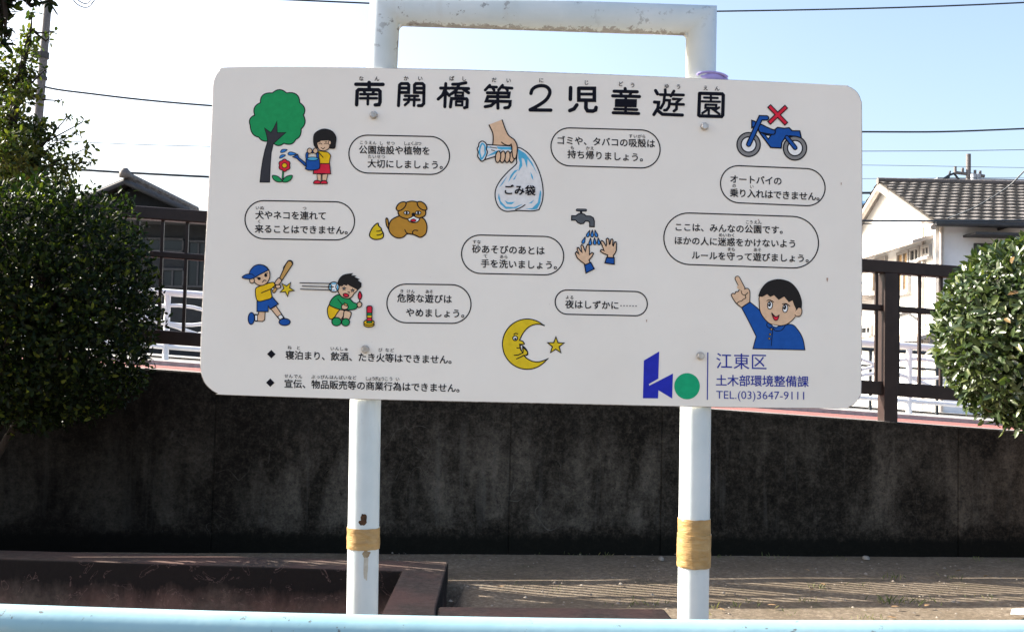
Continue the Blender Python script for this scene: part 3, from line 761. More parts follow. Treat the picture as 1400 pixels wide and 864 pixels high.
blobs = [(40, 50, YT, 14, 60), (30, 78, YT, 20, 120), (46, 66, YT + .2, 11, 36), (18, 108, YT, 24, 190), (6, 140, YT + .3, 30, 300), (34, 130, YT - .2, 20, 150), (42, 100, YT, 12, 50),
         (14, 178, YT, 36, 620), (46, 178, YT, 20, 170), (10, 215, YT - .3, 42, 800), (44, 212, YT, 28, 380), (78, 218, YT + .2, 17, 90), (100, 226, YT, 16, 60), (80, 192, YT, 12, 36), (70, 172, YT, 10, 22),
         (116, 204, YT, 12, 20), (104, 182, YT + .1, 9, 12), (92, 160, YT, 7, 8), (66, 54, YT, 6, 7), (72, 44, YT, 6, 6), (62, 96, YT, 6, 6), (-20, 90, YT, 36, 260), (-30, 180, YT, 50, 500), (124, 222, YT, 10, 14), (44, 18, YT, 9, 14),
         (58, 240, YT, 28, 240), (16, 250, YT, 34, 320), (82, 138, YT, 5, 5), (112, 168, YT, 6, 7), (88, 244, YT, 16, 70), (-4, 110, YT, 14, 70)]
tree('leafy_tree', 'loose yellow green tree in front of the utility pole at left', tb0, trunk, blobs, .056, .5, M['leaf_tree'], 1.25, .012)
YO = 6.5
tq = at(-330, 500, YO); tq.z = 0
trunk = [(tq, .11), (at(-320, 200, YO), .09), (at(-250, -60, YO), .06), (at(-120, -90, YO), .035), (at(0, -40, YO), .015)]
blobs = [(4, 8, YO, 15, 30), (2, 32, YO, 12, 20), (7, 50, YO, 7, 9), (2, 58, YO, 6, 6), (50, -4, YO, 12, 20), (68, 2, YO, 8, 14), (30, -14, YO, 20, 60), (-30, 0, YO, 40, 220), (-90, -40, YO, 60, 400), (-60, -110, YO, 60, 300), (-200, -100, YO, 90, 500)]
tree('overhanging_tree', 'dark leafed tree whose branch tips hang into the top left corner', tq, trunk, blobs, .075, .42, M['leaf_dark'])

# ------------------------------------------------------------------ litter and grass in the yard
def stone(px, py, rx_, ry_, h, m, label, name):
    c = ground(px, py, 0); b = MB(); V = []; n = 14
    for j, (k_, z_) in enumerate(((1, 0), (.95, .6), (.6, 1.0))):
        for i in range(n):
            t = 2 * math.pi * i / n; q_ = 1 + .25 * noise.noise(Vector((math.cos(t) * 1.5 + px, math.sin(t) * 1.5, 0)))
            V.append((c.x + rx_ * k_ * q_ * math.cos(t), c.y + ry_ * k_ * q_ * math.sin(t), h * z_ - .004))
    b.add(V, [(j * n + i, j * n + (i + 1) % n, (j + 1) * n + (i + 1) % n, (j + 1) * n + i) for j in range(2) for i in range(n)] + [list(range(2 * n, 3 * n))], 0, True)
    return tag(b.build(name, m), label, 'stone' if name != 'paper_scrap' else 'litter')
M['stone'] = noisy('pale_stone', (.35, .32, .28), (.22, .2, .17), 20, .9, .3)
stone(1259, 755.5, .045, .05, .035, M['stone'], 'pale flat stone lying against the foot of the wall at right', 'stone')
stone(904, 764, .02, .04, .02, M['stone'], 'small pale stone by the wall foot just left of the right post', 'stone')
stone(1184, 763, .025, .04, .02, M['stone'], 'small dull stone in shade between the wall and the light stripes', 'stone')
b = MB(); c = ground(1394, 838, .02)
b.add([c + Vector(v) for v in ((-.06, -.02, 0), (.07, -.05, .004), (.10, .03, .02), (-.02, .05, .012), (.03, 0, .03))], [(0, 1, 4), (1, 2, 4), (2, 3, 4), (3, 0, 4)])
b.add([c + Vector(v) + Vector((0, 0, -.002)) for v in ((-.06, -.02, 0), (.07, -.05, .004), (.10, .03, .02), (-.02, .05, .012), (.03, 0, .03))], [(0, 4, 1), (1, 4, 2), (2, 4, 3), (3, 4, 0)])
tag(b.build('paper_scrap', M['paper']), 'crumpled white scrap on the sunlit earth at the bottom right corner', 'litter')
lv = [(867, 761), (1100, 778), (1345, 788), (1062, 827), (1230, 829), (1270, 826), (1128, 800), (690, 801), (1110, 806), (1306, 781), (980, 831), (1212, 843)]
P = [tuple(ground(px, py, .012)) for px, py in lv]
D = [(rnd.uniform(-1, 1), rnd.uniform(-1, 1), .15) for _ in lv]
for i, p in enumerate(P):
    o = leaf_mesh('fallen_leaf', [(0, 0, 0)], [D[i]], [(0.1, 0, 1)], [.055], .5, M['dry_leaf']); o.location = p
    tag(o, 'small dry brown leaf lying on the earth near the wall', 'leaf', 'fallen leaves on the earth')
V, fs = [], []
for _ in range(800):
    gx, gy = rnd.uniform(-1.0, 4.6), rnd.uniform(4.9, 7.5)
    if inside_pit(gx, gy) or (Vector((gx, gy, 0)) - Vector((G0.x, G0.y, 0))).dot(nrm) > -.02: continue
    r_ = rnd.choice((.004, .005, .006, .008, .012)) * rnd.uniform(.7, 1.2); c_ = Vector((gx, gy, .003)); o_ = len(V)
    for dx, dy, dz in ((1, 0, 0), (0, 1, 0), (-1, 0, 0), (0, -1, 0), (0, 0, .8)):
        V.append(c_ + Vector((dx, dy, dz)) * r_ * rnd.uniform(.7, 1.3))
    fs += [(o_, o_ + 1, o_ + 4), (o_ + 1, o_ + 2, o_ + 4), (o_ + 2, o_ + 3, o_ + 4), (o_ + 3, o_, o_ + 4)]
b = MB(); b.add(V, fs, 0, True)
M['gravel'] = leafmat('gravel', [(0, (.10, .085, .07)), (.6, (.24, .20, .16)), (1, (.32, .28, .23))], .9, 0, .2)
tag(b.build('gravel', M['gravel']), 'small loose stones scattered over the sandy earth', 'gravel', kind='stuff')
tufts = [(640, 762, 8, .03), (790, 759, 10, .04), (830, 760, 10, .05), (990, 762, 9, .04), (1060, 762, 9, .05), (1150, 763, 10, .04), (1330, 764, 10, .05), (1380, 766, 9, .04), (1230, 825, 26, .07), (1215, 822, 16, .06), (1300, 790, 14, .05), (1225, 791, 14, .06), (1120, 803, 18, .05), (1000, 828, 10, .05), (976, 832, 10, .06), (1030, 824, 10, .05), (1102, 821, 16, .05), (1260, 823, 14, .05),
         (1350, 818, 10, .04), (880, 826, 12, .05), (905, 825, 8, .05), (700, 800, 8, .03), (760, 806, 8, .04), (736, 756, 10, .03), (1175, 799, 10, .04), (960, 840, 14, .04), (1180, 845, 18, .04), (1210, 846, 12, .04), (1276, 822, 8, .05), (1080, 838, 10, .03), (1320, 815, 8, .03), (860, 828, 9, .04)]
P, D, N, L = [], [], [], []
for px, py, n, h in tufts:
    c = ground(px, py, 0)
    for _ in range(n):
        P.append((c.x + rnd.gauss(0, .045), c.y + rnd.gauss(0, .035), -.005)); a = rnd.uniform(0, 6.3); t = rnd.uniform(.2, 1.1)
        D.append((math.cos(a) * t, math.sin(a) * t, 1)); N.append((math.cos(a + 1.6), math.sin(a + 1.6), .2)); L.append(h * rnd.uniform(.35, .9))
tag(leaf_mesh('grass_tufts', P, D, N, L, .13, M['grass'], droop=.5), 'sparse grass tufts and weeds growing in the sandy earth', 'grass', kind='stuff')

# ------------------------------------------------------------------ pale blue pipe rail in the foreground
YR = 1.75
ra = at(-40, 824, YR); rb = at(1440, 847.5, YR); rr = .034
ax = (rb - ra).normalized()
ra = ra + Vector((0, 0, -rr)); rb = rb + Vector((0, 0, -rr))
rl = empty('pipe_rail', ((ra + rb) / 2).to_2d().to_3d(), 0, 'pale blue painted pipe rail crossing the bottom edge of the view', 'rail')
mid_ = (ra + rb) / 2 + Vector((0, 0, -.0100))
b = MB(); b.tube([ra - ax * .9 - Vector((0, 0, .018))] + [ra * (1 - t) ** 2 + (mid_ * 2 - (ra + rb) / 2) * 2 * t * (1 - t) + rb * t * t for t in np.linspace(0, 1, 25)] + [rb + ax * .9 - Vector((0, 0, .018))], rr, 28); reparent(b.build('top_pipe', M['rail']), rl)
for q_ in (ra - ax * .7, rb + ax * .7):
    b = MB(); b.tube([(q_.x, q_.y, -.1), (q_.x, q_.y, q_.z - .01)], .028, 16); reparent(b.build('post', M['rail']), rl)

# ------------------------------------------------------------------ the park notice board
PHI = R(1.55)
SC = at(727, 325, 2.85)
SROOT = Vector((SC.x, SC.y, 0))
su = Vector((math.cos(PHI), math.sin(PHI), 0)); sn = Vector((-math.sin(PHI), math.cos(PHI), 0))
def BL(px, py, off=0.0):                # photo measurement -> sign's own coordinates (x along, y depth, z up)
    d = ray(px, py); t = ((SROOT + sn * off - EYEV).dot(sn)) / d.dot(sn); p = EYEV + d * t - SROOT
    return Vector((p.dot(su), off, p.z))
PXM = 2.85 / 1400
sign = empty('park_notice_board', SROOT, PHI, 'large white park rules board with cartoons and Japanese text on a white pipe frame', 'sign')

# board: traced outline with its real thickness
oc = [(309, 92.2), (390, 91.3), (480, 92.3), (640, 95.4), (760, 99.3), (880, 103.9), (1000, 109.2), (1147, 116.5),
      (1158, 117.6), (1167, 121.5), (1174, 128.5), (1177.6, 138), (1178.8, 150), (1179.2, 250), (1179.2, 340), (1178.8, 440), (1178.3, 530),
      (1176, 542), (1170, 551), (1161, 556.5), (1150, 558), (1040, 557.6), (880, 554.8), (780, 552.5), (680, 550.4), (480, 545.6), (310, 540.0),
      (297, 538), (286, 531), (277.5, 520), (274, 506), (273.4, 494), (275, 440), (279.5, 350), (284.5, 265), (289.6, 150), (290.4, 120), (292.5, 107), (299, 97)]
def cat(pts, closed=True, n=5):
    m_ = len(pts); out = []
    for i in range(m_ if closed else m_ - 1):
        if closed: a, b, c, d = pts[(i - 1) % m_], pts[i], pts[(i + 1) % m_], pts[(i + 2) % m_]
        else: a, b, c, d = pts[max(i - 1, 0)], pts[i], pts[i + 1], pts[min(i + 2, m_ - 1)]
        for k_ in range(n):
            t = k_ / n
            out.append(tuple(.5 * (2 * b[j] + (c[j] - a[j]) * t + (2 * a[j] - 5 * b[j] + 4 * c[j] - d[j]) * t * t + (-a[j] + 3 * b[j] - 3 * c[j] + d[j]) * t ** 3) for j in (0, 1)))
    if not closed: out.append(tuple(pts[-1]))
    return out
ol = [BL(px, py) for px, py in cat(oc, True, 3)]
cen = Vector((0, 0, sum(p.z for p in ol) / len(ol)))
bm_ = MB(); n = len(ol); tris = tessellate_polygon([[Vector((p.x, p.z, 0)) for p in ol]])
def inset(p, d_):
    v = (p - cen); return cen + v * (1 - d_ / v.length)
Fv = [inset(p, .0022) for p in ol]; Fe = [p + Vector((0, .0018, 0)) for p in ol]; Bv = [p + Vector((0, .005, 0)) for p in ol]
base_i = 0
bm_.add(Fv + Fe + Bv, [], 0)
for t in tris: bm_.f.append(list(t)); bm_.m.append(0); bm_.sm.append(False); bm_.f.append([i + 2 * n for i in t][::-1]); bm_.m.append(0); bm_.sm.append(False)
for i in range(n):
    j = (i + 1) % n
    bm_.f.append([i, i + n, j + n, j]); bm_.m.append(1); bm_.sm.append(False)
    bm_.f.append([i + n, i + 2 * n, j + 2 * n, j + n]); bm_.m.append(1); bm_.sm.append(False)
board = bm_.build('board', [M['board'], M['board_edge']], sign)

# pipe frame
PO = .054; PR = .0435
lp1, lp2 = BL(499.5, 560, PO), BL(524, 62, PO); rp1, rp2 = BL(951, 560, PO), BL(958.5, 62, PO)
lp0, rp0 = BL(495.3, 836, PO), BL(947.5, 842, PO)
def ext(a, b, z): t = (z - a.z) / (b.z - a.z); return a + (b - a) * t
bt1, bt2 = BL(560, 15.5, PO), BL(935, 28.0, PO)
def bz(x): return bt1.z + (bt2.z - bt1.z) * (x - bt1.x) / (bt2.x - bt1.x)
tl = ext(lp1, lp2, bz(lp2.x)); trp = ext(rp1, rp2, bz(rp2.x))
fr = MB(); fr.tube([ext(lp0, lp1, -.15), ext(lp0, lp1, .7), ext(lp0, lp1, lp1.z + .06), tl, trp, ext(rp0, rp1, rp1.z + .06), ext(rp0, rp1, .7), ext(rp0, rp1, -.15)], PR, 40)
frame = fr.build('pipe_frame', M['pipe'], sign)
wb = MB()
for q_, sg in ((tl, 1), (trp, -1)):      # weld fillets inside the two upper corners
    c_ = q_ + Vector((sg * PR, 0, -PR))
    pts = [c_ + Vector((0, 0, 0)), c_ + Vector((sg * .016, 0, 0.002)), c_ + Vector((sg * .006, 0, -.006)), c_ + Vector((0, 0, -.018))]
    wb.prism([p + Vector((-sg * .004, -.012, .004)) for p in pts], (0, .024, 0))
wb.build('weld', M['pipe'], frame)

def axis_at(px, py):
    q_ = BL(px, py, PO); a_, b_ = (lp0, lp1) if px < 700 else (rp0, rp1); return ext(a_, b_, q_.z)
def band(px, y0, y1, dr, seed, name='tape_band', mm='tape', wob=.002):
    b = MB(); V = []; n = 64; ks = 15
    za, zb_ = axis_at(px, y1).z, axis_at(px, y0).z; a_, b_ = (lp0, lp1) if px < 700 else (rp0, rp1)
    for j in range(ks):
        for i in range(n):
            t = 2 * math.pi * i / n; edge = (wob * noise.noise(Vector((math.cos(t) * 2, math.sin(t) * 2, seed)))) * (1 if j in (0, ks - 1) else 0)
            z_ = za + (zb_ - za) * j / (ks - 1) + edge + .04 * wob * math.sin(t)
            rr_ = PR + dr + .0016 * noise.noise(Vector((math.cos(t) * 4 + z_ * 40, math.sin(t) * 4, z_ * 70 + seed))) + .0008
            c_ = ext(a_, b_, z_); V.append(c_ + Vector((rr_ * math.cos(t), rr_ * math.sin(t), 0)))
    # close the rim in to the pipe
    lo = [Vector((0, 0, 0))] * 0
    b.add(V, [(j * n + i, j * n + (i + 1) % n, (j + 1) * n + (i + 1) % n, (j + 1) * n + i) for j in range(ks - 1) for i in range(n)], 0, True)
    for j in (0, ks - 1):
        rim = V[j * n:(j + 1) * n]; c_ = ext(a_, b_, rim[0].z); innr = [c_ + (p - c_).normalized() * (PR - .002) for p in rim]
        innr = [Vector((q2.x, q2.y, p.z)) for q2, p in zip(innr, rim)]
        b.add(rim + innr, [((i + 1) % n, i, n + i, n + (i + 1) % n) if j == 0 else (i, (i + 1) % n, n + (i + 1) % n, n + i) for i in range(n)])
    return b.build(name, M[mm], frame)
tag(band(497, 720, 748.5, .0016, 1.0), 'narrow tan tape band round the left post')
tag(band(949, 708, 774, .0016, 2.0), 'wide tan tape band wrapped twice round the right post')
band(949, 729, 773, .0034, 5.0, wob=.003)
def patch(px, py, w_, h_, seed, name, m, mi=.0006, n=18):   # irregular mark lying on the pipe's skin
    ax_ = axis_at(px, py); q_ = BL(px, py, PO - PR); th0 = math.asin(max(-1, min(1, (q_.x - ax_.x) / PR)))
    b = MB(); V = [None]
    def P_(du, dz):
        t = th0 + du / PR; a_, b_ = (lp0, lp1) if px < 700 else (rp0, rp1); c_ = ext(a_, b_, ax_.z + dz)
        return c_ + Vector((math.sin(t) * (PR + mi), -math.cos(t) * (PR + mi), 0))
    V = [P_(0, 0)]
    for i in range(n):
        t = 2 * math.pi * i / n; k_ = 1 + .45 * noise.noise(Vector((math.cos(t) * 1.7, math.sin(t) * 1.7, seed)))
        V.append(P_(w_ * PXM * .5 * k_ * math.cos(t), h_ * PXM * .5 * k_ * math.sin(t)))
    b.add(V, [(0, 1 + i, 1 + (i + 1) % n) for i in range(n)]); return b.build(name, m, frame)
patch(497.5, 706, 9, 14, 1.5, 'rust_spot', M['rust']); patch(495, 711, 10, 8, 4.1, 'rust_spot', M['rust'], .0005)
M['stain'] = noisy('rust_stain', (.40, .37, .30), (.52, .50, .44), 40, .5, .05)
patch(500, 768, 7, 40, 3.3, 'rust_streak', M['stain'], .0004); patch(501, 753, 10, 9, 2.2, 'rust_streak', noisy('rust_drip', (.20, .13, .07), (.34, .28, .18), 50, .7, .1), .0007)

# hexagon bolts
for px, py in ((511, 158), (963, 173.5), (499.5, 477.5), (957.5, 486.5)):
    c_ = BL(px, py); b = MB(); rr_ = 5.3 * PXM; V = []
    for y_, k_ in ((-.0012, 1.14), (-.0030, 1.14)):
        for i in range(18): t = 2 * math.pi * i / 18; V.append(c_ + Vector((rr_ * k_ * math.cos(t) * .92, y_, rr_ * k_ * math.sin(t) * .92)))
    b.add(V, [(i, (i + 1) % 18, 18 + (i + 1) % 18, 18 + i) for i in range(18)] + [list(range(18, 36))])
    V = []
    for y_, k_ in ((-.0030, .97), (-.0095, .97), (-.0112, .80)):
        for i in range(6): t = 2 * math.pi * i / 6 + .4; V.append(c_ + Vector((rr_ * k_ * math.cos(t), y_, rr_ * k_ * math.sin(t))))
    b.add(V, [(j * 6 + i, j * 6 + (i + 1) % 6, (j + 1) * 6 + (i + 1) % 6, (j + 1) * 6 + i) for j in range(2) for i in range(6)] + [list(range(12, 18))])
    b.build('hex_bolt', M['steel'], sign)

# lavender plastic behind the board's top edge
cp = BL(972, 108.5, .030); b = MB(); V = []; nu, nv = 20, 10
for j in range(nv + 1):
    ph = math.pi * j / nv
    for i in range(nu):
        t = 2 * math.pi * i / nu; k_ = 1 + .12 * noise.noise(Vector((math.cos(t) * 2, math.sin(t) * 2, ph * 1.5)))
        V.append(Vector((24.5 * PXM * k_ * math.sin(ph) * math.cos(t), .022 * k_ * math.sin(ph) * math.sin(t), 9.5 * PXM * math.copysign(abs(math.cos(ph)) ** .7, math.cos(ph)) * k_)))
b.add(V, [(j * nu + i, (j + 1) * nu + i, (j + 1) * nu + (i + 1) % nu, j * nu + (i + 1) % nu) for j in range(nv) for i in range(nu)], 0, True)
# a rolled rim along its upper side
b.tube([Vector((22 * PXM * math.cos(t), -.019, 7.6 * PXM * math.sin(t) - .001)) for t in np.linspace(.25, math.pi - .25, 16)], .0035, 8)
o = b.build('plastic_scrap', M['purple']); o.location = SROOT + su * cp.x + sn * cp.y + Vector((0, 0, cp.z)); o.rotation_euler = (0, R(3), PHI)
tag(o, 'lavender plastic scrap tucked behind the top edge of the board at the right post', 'plastic scrap')

# ------------------------------------------------------------------ printing on the board
INK = {'drip': (.40, .26, .20), 'k': (.004, .004, .010), 'navy': (.02, .035, .30), 'green': (.015, .30, .10), 'blue': (.012, .085, .36), 'sky': (.09, .42, .66), 'drop': (.04, .22, .62),
       'yel': (.80, .50, .012), 'red': (.66, .022, .05), 'skin': (.74, .50, .33), 'brown': (.50, .25, .035), 'tan': (.55, .32, .10), 'gold': (.72, .52, .02), 'white': (.86, .86, .86), 'paper': (.77, .765, .77),
       'grey': (.24, .235, .235), 'steel': (.10, .11, .125), 'trunk': (.042, .042, .05), 'hair': (.018, .016, .016), 'logo': (.02, .03, .42), 'lgreen': (.01, .36, .17)}
for k_ in list(INK):
    m = mat('print_' + k_, INK[k_], .5, spec=.12); n_ = NT(m); c_ = INK[k_]
    n_.col(n_.ramp(n_.noise(60, 4, .6), [(.3, tuple(v * .9 for v in c_)), (.7, tuple(min(1, v * 1.08) for v in c_))])); INK[k_] = m
class Art:
    def __init__(s, x0=0, y0=0, scale=1.0): s.x0, s.y0, s.k = x0, y0, scale; s.mb = MB(); s.mats = []; s.n = 0
    def mi(s, col):
        if INK[col] not in s.mats: s.mats.append(INK[col])
        return s.mats.index(INK[col])
    def lift(s): s.n += 1; return -(.0006 + .00006 * s.n)
    def put(s, pts, faces, col, y=None):
        y = s.lift() if y is None else y; V = []
        for a, b in pts:
            p = BL(s.x0 + a / s.k, s.y0 + b / s.k); V.append((p.x, y, p.z))
        fs = []
        for f in faces:
            A = sum(V[f[i]][0] * V[f[(i + 1) % len(f)]][2] - V[f[(i + 1) % len(f)]][0] * V[f[i]][2] for i in range(len(f)))
            fs.append(tuple(f) if A > 0 else tuple(f)[::-1])
        s.mb.add(V, fs, s.mi(col))
    def poly(s, pts, col, line=0, lcol='k'):
        t = tessellate_polygon([[Vector((a, b, 0)) for a, b in pts]]); s.put(pts, [tuple(q) for q in t], col)
        if line: s.line(list(pts), line, lcol, True)
    def blob(s, pts, col, line=0, n=5): s.poly(cat(pts, True, n), col, line)
    def curve(s, pts, wd, col='k', n=5): s.line(cat(pts, False, n), wd, col)
    def line(s, pts, wd, col='k', closed=False, caps=True):
        P = [Vector(p) for p in pts]; Q = [P[0]]; wd = wd * (1.15 if s.k > 5.7 else 1)
        for p in P[1:]:
            if (p - Q[-1]).length > 1e-4: Q.append(p)
        if closed and (Q[0] - Q[-1]).length < 1e-4: Q.pop()
        n = len(Q); h = wd / 2; Lf, Rg = [], []
        for i in range(n):
            if closed or 0 < i < n - 1:
                d0 = (Q[i] - Q[i - 1]).normalized(); d1 = (Q[(i + 1) % n] - Q[i]).normalized()
            elif i == 0: d0 = d1 = (Q[1] - Q[0]).normalized()
            else: d0 = d1 = (Q[-1] - Q[-2]).normalized()
            n0 = Vector((-d0.y, d0.x)); n1 = Vector((-d1.y, d1.x)); m_ = n0 + n1
            if m_.length < .25: m_ = n0
            m_.normalize(); f_ = min(1 / max(m_.dot(n0), .35), 2.2)
            Lf.append(Q[i] + m_ * h * f_); Rg.append(Q[i] - m_ * h * f_)
        pts2 = Lf + Rg; fs = [(i, (i + 1) % n, n + (i + 1) % n, n + i) for i in range(n if closed else n - 1)]
        if not closed and caps:
            for i, dr in ((0, (Q[0] - Q[1]).normalized()), (n - 1, (Q[-1] - Q[-2]).normalized())):
                b0 = len(pts2); nv = Vector((-dr.y, dr.x))
                pts2 += [Q[i] + nv * h * math.cos(t) + dr * h * math.sin(t) for t in np.linspace(0, math.pi, 7)]
                fs.append(tuple(range(b0, b0 + 7)))
        s.put([(p.x, p.y) for p in pts2], fs, col)
    def ell(s, cx, cy, rx, ry, col, line=0, rot=0, n=28, arc=None):
        P = []
        for i in range(n):
            t = 2 * math.pi * i / n; a, b = rx * math.cos(t), ry * math.sin(t)
            P.append((cx + a * math.cos(rot) - b * math.sin(rot), cy + a * math.sin(rot) + b * math.cos(rot)))
        if col: s.poly(P, col, line)
        else: s.line(P, line, 'k', True)
    def star(s, cx, cy, r0, r1, rot, col, line):
        s.poly([((r0 if i % 2 == 0 else r1) * math.cos(rot + math.pi * i / 5) + cx, (r0 if i % 2 == 0 else r1) * math.sin(rot + math.pi * i / 5) + cy) for i in range(10)], col, line)
    # lettering: every character of a set face is laid on its own em square
    def text(s, st, c0, c1, em, col='k', off=.010, sx=1.0):
        n = len(st); y = s.lift(); s.n += 2; em *= s.k; c1 = c1 or (c0[0] + 1, c0[1] + .02)
        for i, ch in enumerate(st):
            if ch == ' ': continue
            t = i / (n - 1) if n > 1 else 0
            cx, cy = c0[0] + (c1[0] - c0[0]) * t, c0[1] + (c1[1] - c0[1]) * t
            sl_ = (c1[1] - c0[1]) / (c1[0] - c0[0]) if n > 1 else .025
            v, f = glyph(ch, 0.0)
            o_ = off * em * .72     # weight: the face is printed a little swollen
            for q_, (ox, oy) in enumerate(((o_, o_), (-o_, o_), (o_, -o_), (-o_, -o_)) if off > .003 else ((0, 0),)):
                s.put([(cx + (a - .5) * em * sx + ox, cy - (b - .36) * em + (a - .5) * em * sl_ + oy) for a, b in v], f, col, y - q_ * .00003)
    def fit(s, st, x0, x1, y0, y1, cap, col='k', off=0.0):
        v, f = glyph(st, off); ax0, ax1 = min(a for a, b in v), max(a for a, b in v); kk = (x1 - x0) / (ax1 - ax0)
        s.put([(x0 + (a - ax0) * kk, y0 + (y1 - y0) * (a - ax0) / (ax1 - ax0) - b * cap / .69) for a, b in v], f, col)
    def build(s, name, label=None, parent=None):
        o = s.mb.build(name, s.mats, parent or board)
        if label: o['label'] = label
        return o
GL = {}
def glyph(st, off):
    if (st, off) not in GL:
        c = bpy.data.curves.new('lettering', 'FONT'); c.body = st; c.offset = off; c.resolution_u = 3
        o = bpy.data.objects.new('lettering', c); C.objects.link(o)
        me = bpy.data.meshes.new_from_object(o.evaluated_get(bpy.context.evaluated_depsgraph_get()))
        GL[(st, off)] = ([(v.co.x, v.co.y) for v in me.vertices], [tuple(p.vertices) for p in me.polygons])
        bpy.data.objects.remove(o); bpy.data.curves.remove(c); bpy.data.meshes.remove(me)
    return GL[(st, off)]

# ---- a few small rust specks on the face
A = Art()
for cx, cy, ln, wd in ((1131, 380, 6, 1.3), (1037, 300, 3, .8), (884, 437, 4, .8), (1150, 250, 4, .7)):
    A.poly([(cx - wd, cy), (cx + wd, cy), (cx + wd * .5, cy + ln * .6), (cx - .1, cy + ln), (cx - wd * .7, cy + ln * .6)], 'drip')
A.build('rust_speck_cluster')
# ---- title, drawn stroke by stroke with a round pen
T = Art(475, 100, 5.385)
def part(x0=None, y0=None, k=None, nm='title_character'):
    global T
    if T.mb.v: T.build(nm)
    T = Art(*((x0, y0, k) if x0 is not None else (T.x0, T.y0, T.k)))
def strokes(a, wd, lst):
    for st in lst: a.line(st, wd * 1.12 + 1, 'k')
W1 = 23
strokes(T, W1, [[(62, 85), (262, 86)], [(160, 72), (160, 108)], [(68, 236), (72, 135), (84, 124), (228, 126), (240, 138), (240, 215), (232, 235), (205, 237)]])
strokes(T, 17, [[(118, 128), (130, 152)], [(198, 128), (186, 152)], [(96, 158), (216, 158)], [(94, 188), (216, 188)], [(152, 158), (150, 232)]])
part()
strokes(T, 20, [[(376, 242), (384, 90), (396, 80), (444, 80), (452, 90), (450, 145), (384, 145)], [(384, 113), (450, 113)],
                [(522, 242), (548, 242), (562, 226), (564, 92), (552, 80), (504, 80), (494, 90), (494, 145), (562, 147)], [(494, 114), (562, 114)]])
strokes(T, 17, [[(424, 170), (520, 171)], [(418, 198), (530, 199)], [(456, 172), (450, 214), (424, 238)], [(494, 172), (490, 242)]])
part()
strokes(T, 20, [[(686, 113), (752, 114)], [(724, 80), (717, 250)], [(716, 128), (700, 165), (668, 194)], [(724, 140), (750, 168)],
                [(775, 85), (820, 84), (872, 74)], [(764, 113), (892, 117)], [(822, 86), (800, 132), (764, 156)], [(848, 118), (892, 148)]])
strokes(T, 15, [[(796, 146), (850, 147), (850, 170), (796, 169), (796, 146)], [(800, 212), (846, 213), (845, 240), (800, 239), (800, 212)]])
strokes(T, 20, [[(758, 252), (766, 190), (876, 192), (882, 200), (880, 252), (862, 258)]])
part()
strokes(T, 18, [[(1048, 92), (1014, 128)], [(1044, 105), (1098, 106)], [(1066, 108), (1080, 128)], [(1142, 92), (1112, 128)], [(1138, 108), (1212, 114)], [(1166, 112), (1178, 130)]])
strokes(T, 20, [[(1030, 148), (1190, 150), (1186, 178), (1034, 176), (1022, 208), (1198, 212), (1196, 240), (1184, 256), (1158, 258)], [(1106, 148), (1108, 262)], [(1092, 212), (1058, 242), (1014, 250)]])
part(620, 80, 3.684)
T.curve([(390, 178), (396, 160), (412, 146), (438, 139), (466, 143), (484, 162), (482, 186), (462, 214), (424, 240), (386, 260)], 17.5); T.line([(386, 261), (490, 262)], 17.5)
part(735, 100, 5.185)
strokes(T, 23, [[(234, 106), (232, 188)], [(292, 110), (402, 111), (402, 195), (292, 194), (292, 110)], [(278, 228), (258, 256), (228, 268)], [(343, 200), (342, 250), (354, 270), (390, 272), (410, 264), (414, 246)]])
strokes(T, 18, [[(292, 151), (402, 152)]])
part()
strokes(T, 20, [[(620, 112), (622, 128)], [(542, 131), (706, 135)], [(532, 164), (722, 169)], [(536, 283), (716, 289)]])
strokes(T, 17, [[(585, 136), (596, 160)], [(664, 140), (652, 162)], [(558, 194), (694, 197), (692, 236), (557, 233), (558, 194)], [(558, 214), (693, 216)], [(625, 170), (623, 284)], [(546, 257), (704, 262)]])
part()
strokes(T, 20, [[(836, 126), (850, 150)], [(828, 208), (858, 210), (852, 252), (824, 296)], [(852, 268), (884, 294), (1026, 300)]])
strokes(T, 17, [[(904, 120), (906, 150)], [(868, 155), (936, 157)], [(900, 158), (894, 214), (872, 252)], [(898, 194), (936, 196), (930, 242), (914, 264), (898, 266)],
                [(966, 130), (944, 166)], [(958, 156), (1034, 158)], [(960, 186), (1012, 188), (986, 210)], [(986, 210), (984, 258), (966, 272)], [(944, 222), (1034, 225)]])
part()
strokes(T, 21, [[(1148, 146), (1142, 300), (1150, 306), (1304, 310), (1312, 300), (1316, 160), (1308, 150), (1156, 146), (1147, 150)]])
strokes(T, 14, [[(1180, 176), (1276, 179)], [(1228, 152), (1228, 204)], [(1164, 203), (1292, 206)], [(1190, 226), (1266, 228), (1265, 250), (1189, 248), (1190, 226)],
                [(1222, 250), (1168, 286)], [(1214, 266), (1212, 296)], [(1232, 252), (1288, 292)], [(1286, 246), (1256, 266)]])
def ruby(a, items, em, pitch=None):
    for st, c0, *c1 in items: a.text(st, c0, c1[0] if c1 else (c0[0] + .01, c0[1]), em, off=.006)
part(475, 100, 5.385)
for ch, x, y in zip('なんかいばしだい', (102, 217, 432, 536, 768, 858, 1080, 1186), (43, 45, 42, 43, 43, 45, 54, 58)): T.text(ch, (x, y), None, 7.0, off=.02)
T.x0, T.y0, T.k = 735, 100, 5.185
for ch, x, y in zip('にじどうゆうえん', (26, 345, 588, 673, 914, 998, 1190, 1271), (55, 71, 81, 89, 97, 101, 110, 114)): T.text(ch, (x, y), None, 7.0, off=.02)
T.build('title_reading')

